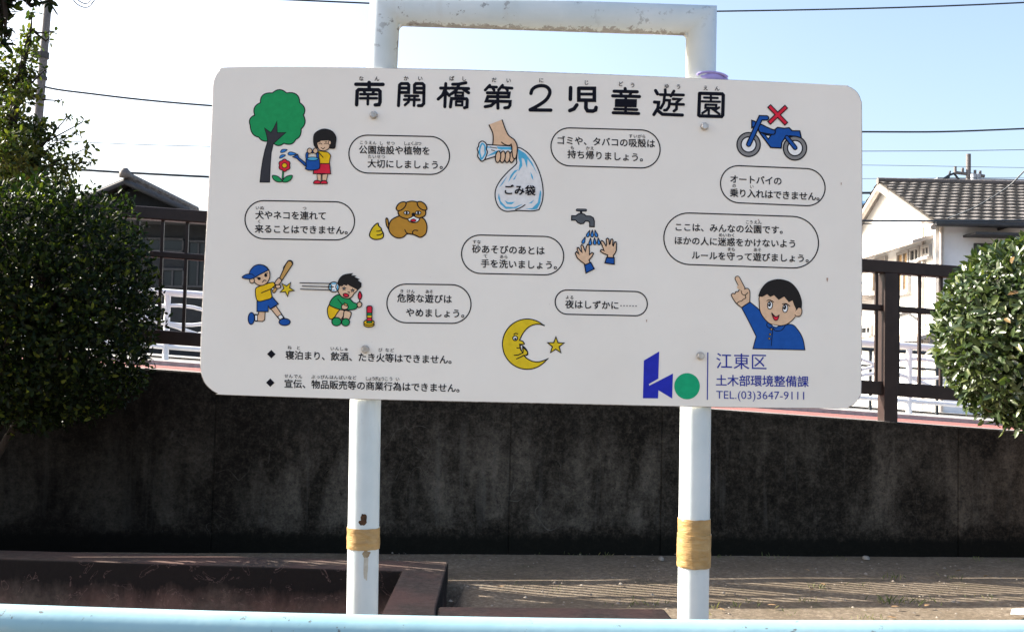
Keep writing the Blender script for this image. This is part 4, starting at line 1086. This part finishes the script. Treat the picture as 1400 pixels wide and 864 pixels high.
# ---- speech bubbles with their captions
def bubble(x0, y0, k, x_l, x_r, top, bot, slope, lines, rubies, em, label, dots=None, rem=5.6):
    A = Art(); r_ = (bot - top) / 2; ym = (top + bot) / 2; xm = (x_l + x_r) / 2; P = []
    for t in np.linspace(-math.pi / 2, math.pi / 2, 20): P.append((x_r - r_ + r_ * math.cos(t), ym + r_ * math.sin(t)))
    for t in np.linspace(math.pi / 2, 3 * math.pi / 2, 20): P.append((x_l + r_ + r_ * math.cos(t), ym + r_ * math.sin(t)))
    A.line([(a, b + slope * (a - xm)) for a, b in P], 1.6, 'k', True)
    bub = A.build('speech_bubble', label)
    A = Art(x0, y0, k)
    for st, c0, c1 in lines: A.text(st, c0, c1, em, off=.022)
    for st, c0, *c1 in rubies: A.text(st, c0, c1[0] if c1 else None, rem, off=.014)
    for d_ in dots or []: A.ell(*d_, 8.5, 8.5, 'k', n=10)
    A.build('caption_lettering')
bubble(470, 180, 9.333, 477, 614.6, 186.1, 237.9, .0215, [('公園施設や植物を', (248, 235), (1050, 250)), ('大切にしましょう。', (358, 412), (1278, 432))],
       [('こう', (225, 143), (283, 145)), ('えん', (340, 147), (393, 149)), ('し', (478, 152)), ('せつ', (570, 150), (628, 153)), ('しょくぶつ', (787, 155), (967, 157)), ('たい', (332, 322), (390, 324)), ('せつ', (448, 325), (505, 327))], 12.2, 'bubble asking to care for park equipment and plants')
bubble(745, 170, 8.485, 753.2, 902.5, 176.7, 228.6, .028, [('ゴミや、タバコの吸殻は', (185, 190), (1228, 228)), ('持ち帰りましょう。', (312, 352), (1150, 391))],
       [('すい', (995, 140), (1048, 142)), ('がら', (1098, 145), (1147, 147)), ('も', (318, 275)), ('かえ', (497, 280), (548, 283))], 12.2, 'bubble asking to take litter home')
bubble(330, 270, 8.75, 335, 484.8, 275.4, 327.5, .016, [('犬やネコを連れて', (218, 213), (968, 223)), ('来ることはできません。', (213, 378), (1287, 397))],
       [('いぬ', (193, 127), (248, 128)), ('つ', (757, 133)), ('く', (215, 290))], 12.2, 'bubble about dogs and cats')
bubble(625, 315, 9.333, 631, 770.7, 322.5, 375, .022, [('砂あそびのあとは', (247, 240), (1062, 262)), ('手を洗いましょう。', (358, 425), (1288, 448))],
       [('すな', (222, 148), (277, 150)), ('て', (362, 332)), ('あら', (568, 338), (622, 340))], 12.3, 'bubble about washing hands')
bubble(520, 380, 10.769, 529, 644, 388.9, 441.7, .013, [('危険な遊びは', (313, 298), (990, 314)), ('やめましょう。', (440, 512), (1254, 528))],
       [('き', (317, 195)), ('けん', (415, 198), (478, 200)), ('あそ', (692, 203), (750, 205))], 12.4, 'bubble about dangerous play')
bubble(750, 390, 10, 759, 885, 397.6, 430.7, .022, [('夜はしずかに', (287, 262), (905, 277))], [('よる', (258, 165), (318, 168))], 12.2, 'bubble about quiet nights',
       dots=[(990 + 41 * i, 280 + i) for i in range(6)])
bubble(900, 285, 6.222, 907.5, 1119, 293.8, 364.2, .033, [('ここは、みんなの公園です。', (172, 160), (1068, 186)), ('ほかの人に迷惑をかけないよう', (170, 275), (1140, 303)), ('ルールを守って遊びましょう。', (318, 400), (1288, 428))],
       [('こう', (757, 118), (790, 119)), ('えん', (828, 120), (862, 121)), ('めい', (530, 228), (565, 229)), ('わく', (603, 230), (637, 231)), ('まも', (602, 348), (637, 349)), ('あそ', (825, 353), (860, 354))], 11.9, 'tall bubble with three lines about sharing the park')
bubble(980, 220, 9.032, 985, 1128, 228.9, 279.6, .042, [('オートバイの', (213, 228), (752, 253)), ('乗り入れはできません。', (213, 398), (1282, 447))], [('の', (213, 310)), ('い', (430, 320))], 12.2, 'bubble about motorcycles')
def rule(st, c0, c1, rub, dia):
    A = Art(355, 465, 5.0); A.text(st, c0, c1, 12.5, off=.022)
    for t_, p0, *p1 in rub: A.text(t_, p0, p1[0] if p1 else None, 5.8, off=.014)
    A.build('rule_lettering')
    A = Art(355, 465, 5.0); cx, cy = dia; A.poly([(cx - 29, cy), (cx, cy - 29), (cx + 29, cy + 1), (cx, cy + 29)], 'k'); A.build('diamond_mark')
rule('寝泊まり、飲酒、たき火等はできません。', (207, 103), (1320, 135), [('ね', (205, 50)), ('と', (265, 53)), ('いん', (497, 57), (530, 58)), ('しゅ', (560, 60), (592, 61)), ('び', (825, 67)), ('など', (872, 68), (905, 69))], (80, 95))
rule('宣伝、物品販売等の商業行為はできません。', (198, 298), (1374, 329), [('せん', (183, 245), (213, 246)), ('でん', (247, 247), (278, 248)), ('ぶっ', (367, 250), (400, 251)), ('ぴん', (430, 252), (460, 252)), ('はん', (492, 253), (522, 254)), ('ばい', (555, 255), (585, 256)),
     ('など', (617, 256), (648, 257)), ('しょうぎょう', (735, 262), (842, 264)), ('こう', (866, 264), (898, 265)), ('い', (943, 266))], (73, 290))

# ---- tree, flower and girl with a watering can
A = Art(335, 115, 6.1714); LN = 7.5
crown = []
scal = [(232, 78, 292, 22, 350, 78), (350, 78, 460, 60, 462, 160), (462, 160, 530, 205, 492, 265), (492, 265, 530, 330, 474, 382), (474, 382, 478, 450, 428, 470), (428, 470, 400, 530, 328, 502), (328, 502, 285, 540, 245, 505), (245, 505, 225, 500, 190, 484), (190, 484, 140, 490, 116, 450), (116, 450, 48, 440, 44, 350), (44, 350, 20, 290, 82, 265), (82, 265, 55, 190, 130, 160), (130, 160, 125, 70, 232, 78)]
for x0_, y0_, xc_, yc_, x1_, y1_ in scal:
    for t in np.linspace(0, 1, 9)[:-1]:
        crown.append(((1 - t) ** 2 * x0_ + 2 * t * (1 - t) * xc_ + t * t * x1_, (1 - t) ** 2 * y0_ + 2 * t * (1 - t) * yc_ + t * t * y1_))
A.poly(crown, 'green', LN)
A.poly([(126, 830), (135, 740), (150, 640), (168, 560), (192, 482), (182, 430), (164, 372), (218, 412), (245, 370), (270, 314), (272, 412), (346, 411), (290, 460), (240, 505), (222, 580), (214, 680), (208, 830)], 'trunk', 5)
for p in ([(300, 572), (316, 554), (356, 556), (330, 576), (304, 580)], [(362, 590), (378, 575), (410, 580), (434, 592), (400, 602), (372, 602)], [(292, 628), (298, 608), (318, 598), (342, 602), (318, 620)]): A.blob(p, 'drop', 5)
A.line([(322, 740), (318, 800)], 14, 'k'); A.line([(322, 740), (318, 796)], 6, 'green')
A.blob([(316, 822), (300, 800), (270, 778), (232, 774), (240, 805), (270, 826), (300, 828)], 'green', 6); A.blob([(316, 822), (330, 798), (360, 778), (400, 774), (388, 808), (355, 828), (330, 830)], 'green', 6)
fl = []
for i in range(60):
    t = 2 * math.pi * i / 60; fl.append((334 + (42 + 9 * abs(math.sin(3 * t))) * math.cos(t), 688 + (44 + 9 * abs(math.sin(3 * t))) * math.sin(t)))
A.poly(fl, 'red', 6); A.ell(334, 689, 21, 21, 'yel', 5)
# girl
A.poly([(608, 760), (612, 825), (642, 825), (644, 765)], 'skin', 5); A.poly([(652, 765), (652, 825), (686, 825), (700, 760)], 'skin', 5)
A.blob([(582, 842), (588, 820), (616, 815), (640, 828), (642, 842)], 'red', 6); A.blob([(640, 842), (648, 822), (676, 816), (692, 828), (692, 842)], 'red', 6)
A.poly([(592, 672), (576, 758), (724, 760), (714, 672)], 'red', 6)
A.poly(cat([(612, 568), (660, 572), (700, 580), (722, 605), (716, 640), (712, 674)], False) + [(628, 674), (622, 620)], 'yel', 6)
A.blob([(590, 530), (578, 470), (590, 420), (640, 388), (690, 384), (740, 405), (768, 450), (766, 500), (754, 546), (700, 540), (640, 545)], 'hair', 5)
A.blob([(612, 480), (612, 520), (628, 556), (668, 566), (706, 548), (716, 510), (712, 478), (660, 476)], 'skin', 5); A.ell(716, 498, 12, 18, 'skin', 5)
A.poly([(604, 478), (610, 460), (660, 452), (710, 458), (722, 476), (690, 480), (640, 482), (612, 500), (610, 545), (598, 545)], 'hair')
A.curve([(624, 508), (636, 502), (648, 510)], 5); A.curve([(672, 508), (684, 502), (696, 508)], 5); A.curve([(644, 540), (660, 550), (674, 538)], 5)
A.curve([(622, 492), (636, 488)], 4); A.curve([(676, 490), (692, 490)], 4)
# watering can
A.line(cat([(524, 628), (526, 590), (560, 575), (600, 578), (614, 600), (614, 632)], False), 22, 'k'); A.line(cat([(524, 628), (526, 590), (560, 575), (600, 578), (614, 600), (614, 632)], False), 11, 'blue')
A.poly([(404, 618), (446, 596), (456, 624), (516, 672), (514, 700), (470, 660), (440, 632)], 'blue', 6)
A.poly(cat([(516, 640), (518, 700), (510, 715), (540, 730), (590, 728), (624, 718), (632, 690), (628, 630)], False) + [(570, 622)], 'blue', 6)
A.ell(572, 634, 46, 14, 'sky', 5)
A.line([(622, 578), (660, 622)], 6); A.ell(547, 567, 20, 22, 'skin', 6); A.ell(596, 567, 20, 22, 'skin', 6)
A.build('girl_and_tree_picture', 'cartoon girl watering a flower under a green tree')

# ---- hand holding a rubbish bag
A = Art(640, 160, 6.4); LN = 8.5
A.poly(cat([(430, 270), (470, 280), (540, 335), (600, 430), (640, 540), (656, 650), (648, 740), (620, 812)], False) + cat([(620, 812), (560, 824), (440, 820), (330, 826), (270, 790), (240, 720), (240, 640), (280, 560), (350, 480), (420, 415), (424, 376)], False), 'paper', LN)
for p in ([(436, 282), (500, 320), (560, 400), (604, 500), (570, 440), (520, 370), (516, 450), (490, 370), (468, 360), (474, 430), (440, 480), (452, 400), (440, 360)],
          [(405, 470), (440, 462), (400, 500), (350, 575), (372, 512)], [(390, 552), (430, 498), (408, 548)], [(545, 482), (566, 520), (570, 556), (554, 530)], [(268, 670), (286, 740), (330, 786), (400, 792), (480, 762), (420, 800), (330, 806), (282, 764), (262, 710)],
          [(318, 730), (350, 748), (410, 744), (380, 766), (340, 762)], [(500, 804), (560, 800), (610, 750), (630, 640), (640, 660), (632, 750), (604, 806), (560, 812)], [(530, 758), (578, 726), (556, 756)], [(270, 620), (310, 560), (350, 510), (300, 590)]):
    A.poly(p, 'sky')
A.curve([(416, 812), (460, 795), (498, 770)], 8)
A.poly([(160, 246), (290, 254), (400, 262), (380, 320), (250, 345), (150, 378)], 'paper', 0); A.line([(150, 244), (290, 252), (400, 258)], LN); A.line([(250, 344), (148, 376)], LN)
A.poly([(160, 350), (240, 325), (300, 290), (240, 300), (190, 330)], 'sky'); A.poly([(250, 262), (390, 266), (380, 290), (300, 288), (262, 282)], 'sky'); A.poly([(166, 260), (236, 274), (160, 272)], 'sky')
A.line([(192, 266), (252, 276)], 6); A.line([(204, 292), (232, 298)], 6)
A.blob([(96, 232), (122, 214), (150, 228), (164, 252), (160, 282), (168, 310), (158, 345), (142, 378), (118, 390), (98, 368), (84, 345), (88, 310), (80, 280), (92, 258)], 'paper', LN)
A.line(cat([(112, 252), (126, 236), (146, 256), (148, 290), (150, 320), (134, 350), (116, 372), (108, 345), (100, 312), (102, 280)], True), 13, 'sky', True)
A.poly([(184, 70), (298, 26), (326, 110), (356, 160), (410, 208), (432, 262), (426, 320), (418, 365), (396, 366), (384, 320), (382, 256), (330, 250), (222, 244), (218, 160)], 'skin')
A.curve([(184, 74), (214, 140), (220, 190), (216, 244)], LN); A.curve([(298, 30), (326, 110), (356, 166), (404, 204), (430, 260), (426, 330), (416, 364), (398, 366), (386, 330), (382, 270), (376, 240)], LN); A.curve([(292, 224), (316, 242), (350, 252), (378, 246)], 8)
for cx in (384, 344, 302, 262): A.ell(cx, 352, 23, 50, 'skin', LN, rot=.12)
A.poly([(388, 318), (390, 250), (420, 250), (424, 320), (412, 362), (398, 364)], 'skin')
A.curve([(382, 262), (386, 330), (398, 366), (416, 364), (428, 320)], LN)
A.text('ごみ袋', (354, 640), (544, 648), 14.6, off=.03)
A.build('rubbish_bag_picture', 'cartoon hand gripping a tied rubbish bag')

# ---- motorcycle with a red cross
A = Art(1000, 140, 10.164); LN = 15
for cx, cy in ((238, 590), (882, 640)):
    A.ell(cx, cy, 162, 166, 'grey', LN, n=40); A.ell(cx, cy, 104, 106, 'white', LN, n=36)
A.poly([(370, 395), (400, 440), (545, 632), (690, 640), (700, 560), (740, 500), (810, 470), (900, 478), (970, 500), (948, 402), (842, 400), (800, 358), (730, 366), (640, 352), (600, 385), (540, 470), (440, 440)], 'blue', LN)
A.poly([(470, 460), (540, 466), (512, 515)], 'white', 12)
A.blob([(372, 330), (410, 312), (480, 345), (560, 380), (604, 395), (600, 440), (560, 450), (450, 432), (385, 410)], 'blue', LN)
A.poly([(280, 256), (320, 268), (355, 290), (330, 335), (282, 358)], 'blue', LN)
A.line([(768, 490), (884, 636)], 58, 'k'); A.line([(768, 490), (884, 636)], 32, 'blue')
A.line([(486, 222), (404, 220), (238, 588)], 66, 'k'); A.line([(486, 222), (404, 220), (238, 588)], 38, 'blue')
A.line([(518, 52), (764, 308)], 58, 'k', caps=False); A.line([(764, 62), (516, 296)], 58, 'k', caps=False)
A.line([(528, 62), (755, 298)], 34, 'red', caps=False); A.line([(755, 71), (526, 287)], 34, 'red', caps=False)
A.build('motorcycle_picture', 'cartoon blue motorcycle under a red cross')

# ---- dog
A = Art(500, 265, 12.34); LN = 17
A.blob([(118, 570), (160, 525), (206, 498), (218, 540), (262, 585), (270, 620), (300, 680), (290, 740), (230, 768), (140, 770), (75, 730), (66, 680), (90, 620)], 'gold', LN)
A.curve([(186, 634), (230, 630), (266, 610)], 14); A.curve([(190, 700), (240, 694), (290, 665)], 14)
A.blob([(392, 600), (350, 530), (340, 440), (355, 412), (376, 440), (386, 520)], 'brown', LN)
A.blob([(560, 378), (640, 370), (800, 380), (960, 410), (1020, 490), (1034, 580), (1010, 680), (930, 736), (860, 715), (800, 690), (700, 680), (640, 730), (560, 750), (470, 720), (400, 640), (392, 540), (440, 440)], 'brown', LN)
A.curve([(660, 608), (690, 660), (760, 685), (800, 682)], 15); A.curve([(800, 686), (790, 650), (820, 618), (878, 622)], 15); A.curve([(800, 690), (850, 706), (880, 720)], 15)
A.blob([(680, 150), (780, 128), (880, 150), (980, 230), (1012, 300), (1000, 370), (930, 405), (810, 440), (690, 425), (590, 390), (548, 330), (560, 260), (610, 190)], 'brown', LN)
A.blob([(530, 280), (515, 240), (560, 170), (630, 140), (680, 155), (670, 210), (620, 265), (560, 290)], 'brown', LN); A.blob([(870, 150), (930, 136), (1000, 180), (1034, 250), (1010, 280), (950, 270), (890, 220)], 'brown', LN)
A.blob([(712, 430), (770, 400), (806, 376), (850, 400), (908, 424), (880, 470), (820, 490), (750, 474)], 'white', 14); A.blob([(756, 450), (806, 426), (850, 450), (830, 472), (780, 472)], 'red', 10)
A.ell(692, 324, 46, 28, 'white', 12); A.ell(886, 324, 46, 28, 'white', 12); A.ell(692, 324, 18, 26, 'k'); A.ell(886, 324, 18, 26, 'k'); A.ell(808, 352, 32, 30, 'k')
A.build('dog_picture', 'cartoon brown dog beside its dropping')

# ---- batter
A = Art(330, 350, 8.64); LN = 9.5
A.poly([(210, 650), (200, 690), (160, 690), (165, 770), (250, 774), (276, 755), (282, 650)], 'skin', LN); A.poly([(160, 698), (190, 698), (190, 764), (162, 764)], 'white', 7); A.ell(118, 738, 37, 70, 'blue', LN, .05)
A.poly([(350, 626), (450, 750), (506, 730), (410, 590)], 'skin', LN); A.poly([(432, 714), (470, 690), (500, 728), (452, 752)], 'white', 7); A.ell(512, 780, 66, 40, 'blue', LN)
A.poly([(186, 528), (186, 656), (318, 658), (318, 590), (340, 628), (438, 566), (368, 486)], 'blue', LN)
A.line([(385, 425), (580, 85)], 30, 'k'); A.line([(530, 150), (574, 86)], 68, 'k')
A.poly([(452, 262), (528, 96), (556, 60), (592, 64), (606, 100), (476, 298)], 'tan', LN); A.line([(386, 416), (404, 390)], 40, 'k'); A.line([(386, 416), (404, 390)], 24, 'tan')
A.blob([(168, 400), (210, 360), (300, 330), (376, 312), (396, 350), (350, 400), (360, 488), (290, 520), (190, 528)], 'yel', LN); A.line([(240, 436), (384, 376)], LN)
A.poly([(360, 384), (384, 376), (384, 394), (364, 404)], 'white', 5)
A.blob([(396, 322), (440, 262), (470, 278), (470, 310), (430, 345)], 'skin', LN); A.blob([(404, 352), (440, 340), (466, 350), (460, 378), (420, 384)], 'skin', LN)
A.ell(234, 228, 106, 122, 'skin', LN); A.ell(128, 292, 28, 32, 'skin', LN)
A.poly(cat([(96, 214), (110, 170), (160, 118), (230, 104), (290, 130), (324, 168)], False) + cat([(324, 168), (220, 220), (120, 272), (14, 258), (50, 224), (96, 214)], False), 'blue', LN); A.curve([(96, 214), (130, 218), (156, 240)], 7)
A.ell(212, 268, 20, 18, 'k'); A.ell(290, 230, 18, 20, 'k'); A.line([(184, 258), (220, 256)], 8); A.line([(282, 210), (312, 204)], 8); A.curve([(252, 312), (270, 288), (294, 294)], 8)
A.star(540, 392, 88, 36, -1.05, 'gold', LN)
for a_, b_ in (((694, 319), (1060, 326)), ((722, 357), (1090, 366)), ((700, 393), (1070, 404))): A.line([a_, b_], 9)
A.build('batter_picture', 'cartoon boy in blue cap swinging a bat')

# ---- crouching child hit by the ball, firework
A = Art(410, 365, 10.164); LN = 12
A.poly(cat([(410, 520), (384, 580), (388, 660), (410, 715), (440, 730)], False) + [(490, 690), (560, 590)], 'yel', LN)
A.blob([(560, 590), (600, 598), (622, 630), (600, 690), (560, 740), (500, 740), (490, 690)], 'skin', LN); A.blob([(620, 610), (680, 614), (714, 640), (696, 710), (660, 750), (600, 740), (605, 690)], 'skin', LN)
A.ell(510, 760, 66, 58, 'green', LN); A.ell(636, 768, 56, 52, 'green', LN)
A.blob([(542, 385), (460, 430), (412, 520), (480, 565), (580, 595), (690, 598), (780, 580), (800, 520), (740, 490), (690, 440), (620, 430)], 'green', LN); A.curve([(528, 448), (570, 500), (590, 520)], 10)
A.blob([(586, 532), (626, 520), (670, 545), (660, 580), (620, 592), (582, 575)], 'skin', LN); A.poly([(618, 498), (664, 520), (654, 545), (618, 530)], 'tan', 8)
A.blob([(796, 512), (830, 486), (862, 510), (850, 550), (810, 562)], 'skin', LN); A.line([(832, 486), (832, 450)], 12); A.blob([(836, 342), (862, 400), (850, 440), (834, 454), (814, 430), (812, 385)], 'red', LN)
A.blob([(545, 260), (528, 320), (552, 380), (600, 425), (670, 440), (720, 420), (752, 375), (800, 320), (760, 260), (640, 230)], 'skin', LN)
A.poly(cat([(536, 262), (530, 210), (560, 150), (620, 108), (735, 90)], False) + [(708, 120), (780, 124), (752, 142), (828, 172), (800, 186), (855, 225), (852, 280), (810, 318), (770, 300), (690, 258), (664, 236), (655, 258), (610, 246), (590, 268)], 'hair', 5)
A.star(616, 300, 24, 9, -1.57, 'white', 9); A.star(734, 328, 24, 9, -1.57, 'white', 9); A.ell(642, 394, 40, 24, 'red', 11, .25); A.curve([(668, 348), (690, 352), (682, 370)], 9)
A.ell(474, 280, 72, 70, 'white', LN); A.curve([(424, 232), (446, 280), (430, 330)], 10); A.curve([(516, 232), (500, 280), (522, 330)], 10); A.poly([(440, 224), (500, 220), (504, 240), (446, 244)], 'sky'); A.ell(424, 282, 10, 38, 'sky'); A.ell(524, 284, 10, 36, 'sky'); A.ell(472, 326, 18, 8, 'sky')
A.ell(962, 800, 72, 36, 'yel', LN); A.ell(962, 772, 72, 38, 'yel', LN)
for y0_, y1_, c_ in ((560, 640, 'red'), (640, 672, 'green'), (672, 706, 'yel'), (706, 752, 'red'), (752, 778, 'green')): A.poly([(934, y0_), (1004, y0_), (1002, y1_), (934, y1_)], c_, 9)
A.blob([(934, 562), (950, 545), (990, 545), (1006, 562), (1000, 590), (940, 590)], 'red', LN)
A.poly([(940, 572), (998, 572), (998, 630), (940, 630)], 'red'); A.curve([(930, 560), (932, 680), (934, 780)], 10); A.curve([(1008, 560), (1004, 680), (1002, 770)], 10)
A.build('crouching_child_picture', 'cartoon child in green hit by a ball beside a firework')

# ---- tap and hands
A = Art(770, 280, 8.64); LN = 11
A.line([(166, 64), (264, 66)], 30, 'k'); A.line([(166, 64), (264, 66)], 12, 'steel'); A.line([(211, 80), (211, 110)], 24, 'k')
A.poly([(100, 132), (150, 132), (180, 110), (215, 102), (250, 115), (270, 134), (320, 136), (355, 156), (368, 196), (366, 262), (312, 260), (312, 210), (296, 196), (262, 194), (240, 222), (205, 228), (170, 212), (148, 184), (98, 184)], 'steel', LN)
for dx, dy, rt in ((297, 345, .38), (342, 345, .04), (386, 345, -.28), (243, 424, .38), (320, 440, .05), (371, 436, -.05), (418, 436, -.15)):
    P = [(0, -42), (10, -12), (17, 12), (14, 30), (0, 39), (-14, 30), (-17, 12), (-10, -12)]
    A.blob([(dx + a * math.cos(rt) - b * math.sin(rt), dy + a * math.sin(rt) + b * math.cos(rt)) for a, b in P], 'drop', 9, 3)
A.poly([(252, 700), (205, 665), (165, 630), (142, 575), (155, 556), (172, 572), (188, 588), (164, 528), (166, 508), (182, 508), (204, 545), (224, 565), (208, 490), (218, 474), (234, 486), (250, 530), (262, 556), (272, 500), (286, 470), (304, 476), (308, 530), (308, 592), (340, 566), (358, 576), (340, 612), (304, 655), (318, 688), (252, 712)], 'skin', LN)
A.poly([(252, 714), (325, 682), (366, 758), (268, 808)], 'blue', LN)
A.poly([(522, 622), (524, 596), (470, 574), (438, 552), (446, 532), (470, 536), (484, 548), (462, 490), (440, 438), (456, 424), (476, 440), (505, 490), (512, 470), (508, 408), (524, 396), (538, 410), (544, 470), (552, 468), (562, 412), (578, 406), (588, 424), (582, 480), (592, 488), (604, 446), (622, 440), (628, 462), (626, 540), (612, 575), (592, 598), (592, 628)], 'skin', LN)
A.poly([(512, 624), (602, 628), (602, 704), (492, 688)], 'blue', LN)
A.build('hand_washing_picture', 'cartoon tap pouring water on two hands')

# ---- moon and star
A = Art(680, 430, 10.8); LN = 14
outer = [(440 + 365 * math.cos(t), 437 + 370 * math.sin(t)) for t in np.linspace(R(-46), R(-320), 60)]
A.poly(cat([(700, 165), (620, 144), (540, 150), (460, 188), (390, 260), (345, 340), (328, 380)], False)[::-1][::-1] + cat([(328, 380), (370, 394), (398, 434), (350, 440), (326, 438), (344, 450), (384, 470), (430, 520), (448, 570), (420, 602), (390, 602)], False) + cat([(390, 602), (440, 650), (520, 690), (610, 698), (700, 672), (750, 650)], False) + outer[::-1][1:-1], 'gold', LN)
A.poly([(338, 446), (372, 460), (362, 545)], 'white', 9)
A.curve([(330, 440), (336, 500), (364, 550), (382, 542), (378, 492)], 12); A.curve([(378, 480), (408, 512), (440, 545), (450, 585), (430, 602)], 13)
A.curve([(288, 490), (310, 496), (330, 488)], 12); A.line([(248, 602), (310, 596), (380, 562)], 13); A.line([(284, 654), (350, 624), (390, 602)], 13)
A.ell(262, 350, 34, 34, 'white', 13); A.ell(264, 358, 18, 16, 'k'); A.curve([(244, 294), (270, 278), (300, 288)], 12)
A.star(862, 458, 128, 52, -1.555, 'gold', LN)
A.build('moon_picture', 'cartoon crescent moon with finger to lips and a star')

# ---- pointing boy
A = Art(995, 370, 7.513); LN = 8
A.poly(cat([(142, 382), (200, 340), (226, 322)], False) + cat([(226, 322), (330, 410), (420, 520), (500, 570), (650, 552), (720, 610), (770, 700), (792, 814)], False) + [(258, 802), (275, 735), (292, 676)] + cat([(292, 676), (220, 530), (142, 382)], False)[:-1], 'blue', LN)
A.curve([(404, 540), (400, 565), (425, 588), (450, 580)], 7); A.curve([(466, 590), (490, 618), (550, 612), (590, 565)], 7); A.line([(462, 590), (446, 770)], 6)
A.line([(98, 82), (160, 200)], 50, 'k'); A.line([(98, 82), (164, 210)], 36, 'skin')
A.poly(cat([(140, 380), (90, 340), (60, 300), (36, 254), (50, 234), (72, 238), (82, 218), (104, 216), (118, 196), (140, 208)], False) + cat([(140, 208), (170, 190), (205, 184), (226, 220), (224, 325)], False) + [(180, 352)], 'skin', LN)
A.line([(112, 170), (150, 196)], 30, 'skin'); A.curve([(140, 212), (146, 240), (176, 252), (206, 226)], 7); A.curve([(176, 252), (184, 280), (158, 296), (140, 312), (112, 320), (92, 338)], 7)
A.blob([(330, 255), (322, 330), (332, 420), (380, 500), (440, 548), (530, 565), (610, 548), (680, 490), (712, 430), (720, 330), (640, 200), (430, 180)], 'skin', LN); A.ell(728, 424, 32, 50, 'skin', LN, .15)
A.poly([(700, 400), (716, 460), (692, 480), (690, 430)], 'skin'); A.curve([(688, 455), (704, 470), (724, 468)], 7)
A.poly(cat([(314, 262), (340, 195), (400, 125), (480, 94), (560, 94), (650, 128), (720, 210), (756, 310), (756, 384)], False) + [(722, 380), (706, 404), (680, 350), (664, 302), (626, 322), (578, 264), (522, 298), (474, 250), (434, 268), (404, 240), (352, 268)], 'hair', 4)
A.ell(432, 356, 26, 40, 'white', 7, .12); A.ell(588, 388, 26, 42, 'white', 7, .12); A.ell(426, 346, 15, 24, 'k', 0, .1); A.ell(582, 376, 16, 25, 'k', 0, .1); A.ell(420, 340, 5, 8, 'white'); A.ell(575, 370, 5, 8, 'white')
A.curve([(400, 310), (430, 302), (468, 322)], 7); A.curve([(558, 344), (600, 340), (634, 366)], 7)
A.poly(cat([(454, 440), (462, 480), (484, 512), (512, 500), (524, 460)], False) + cat([(524, 460), (490, 474), (454, 440)], False)[1:-1], 'red', 7); A.curve([(450, 434), (454, 455), (470, 468), (500, 472), (526, 456)], 7)
A.poly([(446, 552), (486, 560), (522, 566), (496, 580), (466, 574)], 'white', 5)
for cx, cy in ((445, 602), (432, 654), (424, 698)): A.ell(cx, cy, 10, 10, 'tan', 5)
A.build('pointing_boy_picture', 'cartoon boy in blue jacket pointing upwards')

# ---- ward emblem and office
A = Art(870, 470, 5.6)
A.poly([(57, 128), (175, 58), (168, 266), (95, 308), (99, 320), (280, 227), (274, 418), (169, 355), (166, 417), (50, 416)], 'logo'); A.ell(388, 324, 98, 100, 'lgreen', n=48); A.line([(547, 65), (543, 428)], 8, 'navy', caps=False)
A.build('ward_emblem', 'blue angular letter shape with green disc')
A = Art(870, 470, 5.6)
A.text('江東区', (672, 133), (937, 139), 23.2, 'navy', off=.004); A.text('土木部環境整備課', (650, 281), (1275, 290), 16.2, 'navy', off=.014); A.fit('TEL.(03)3647-9111', 611, 1284, 419, 426, 60, 'navy', off=-.004)
A.build('office_lettering')
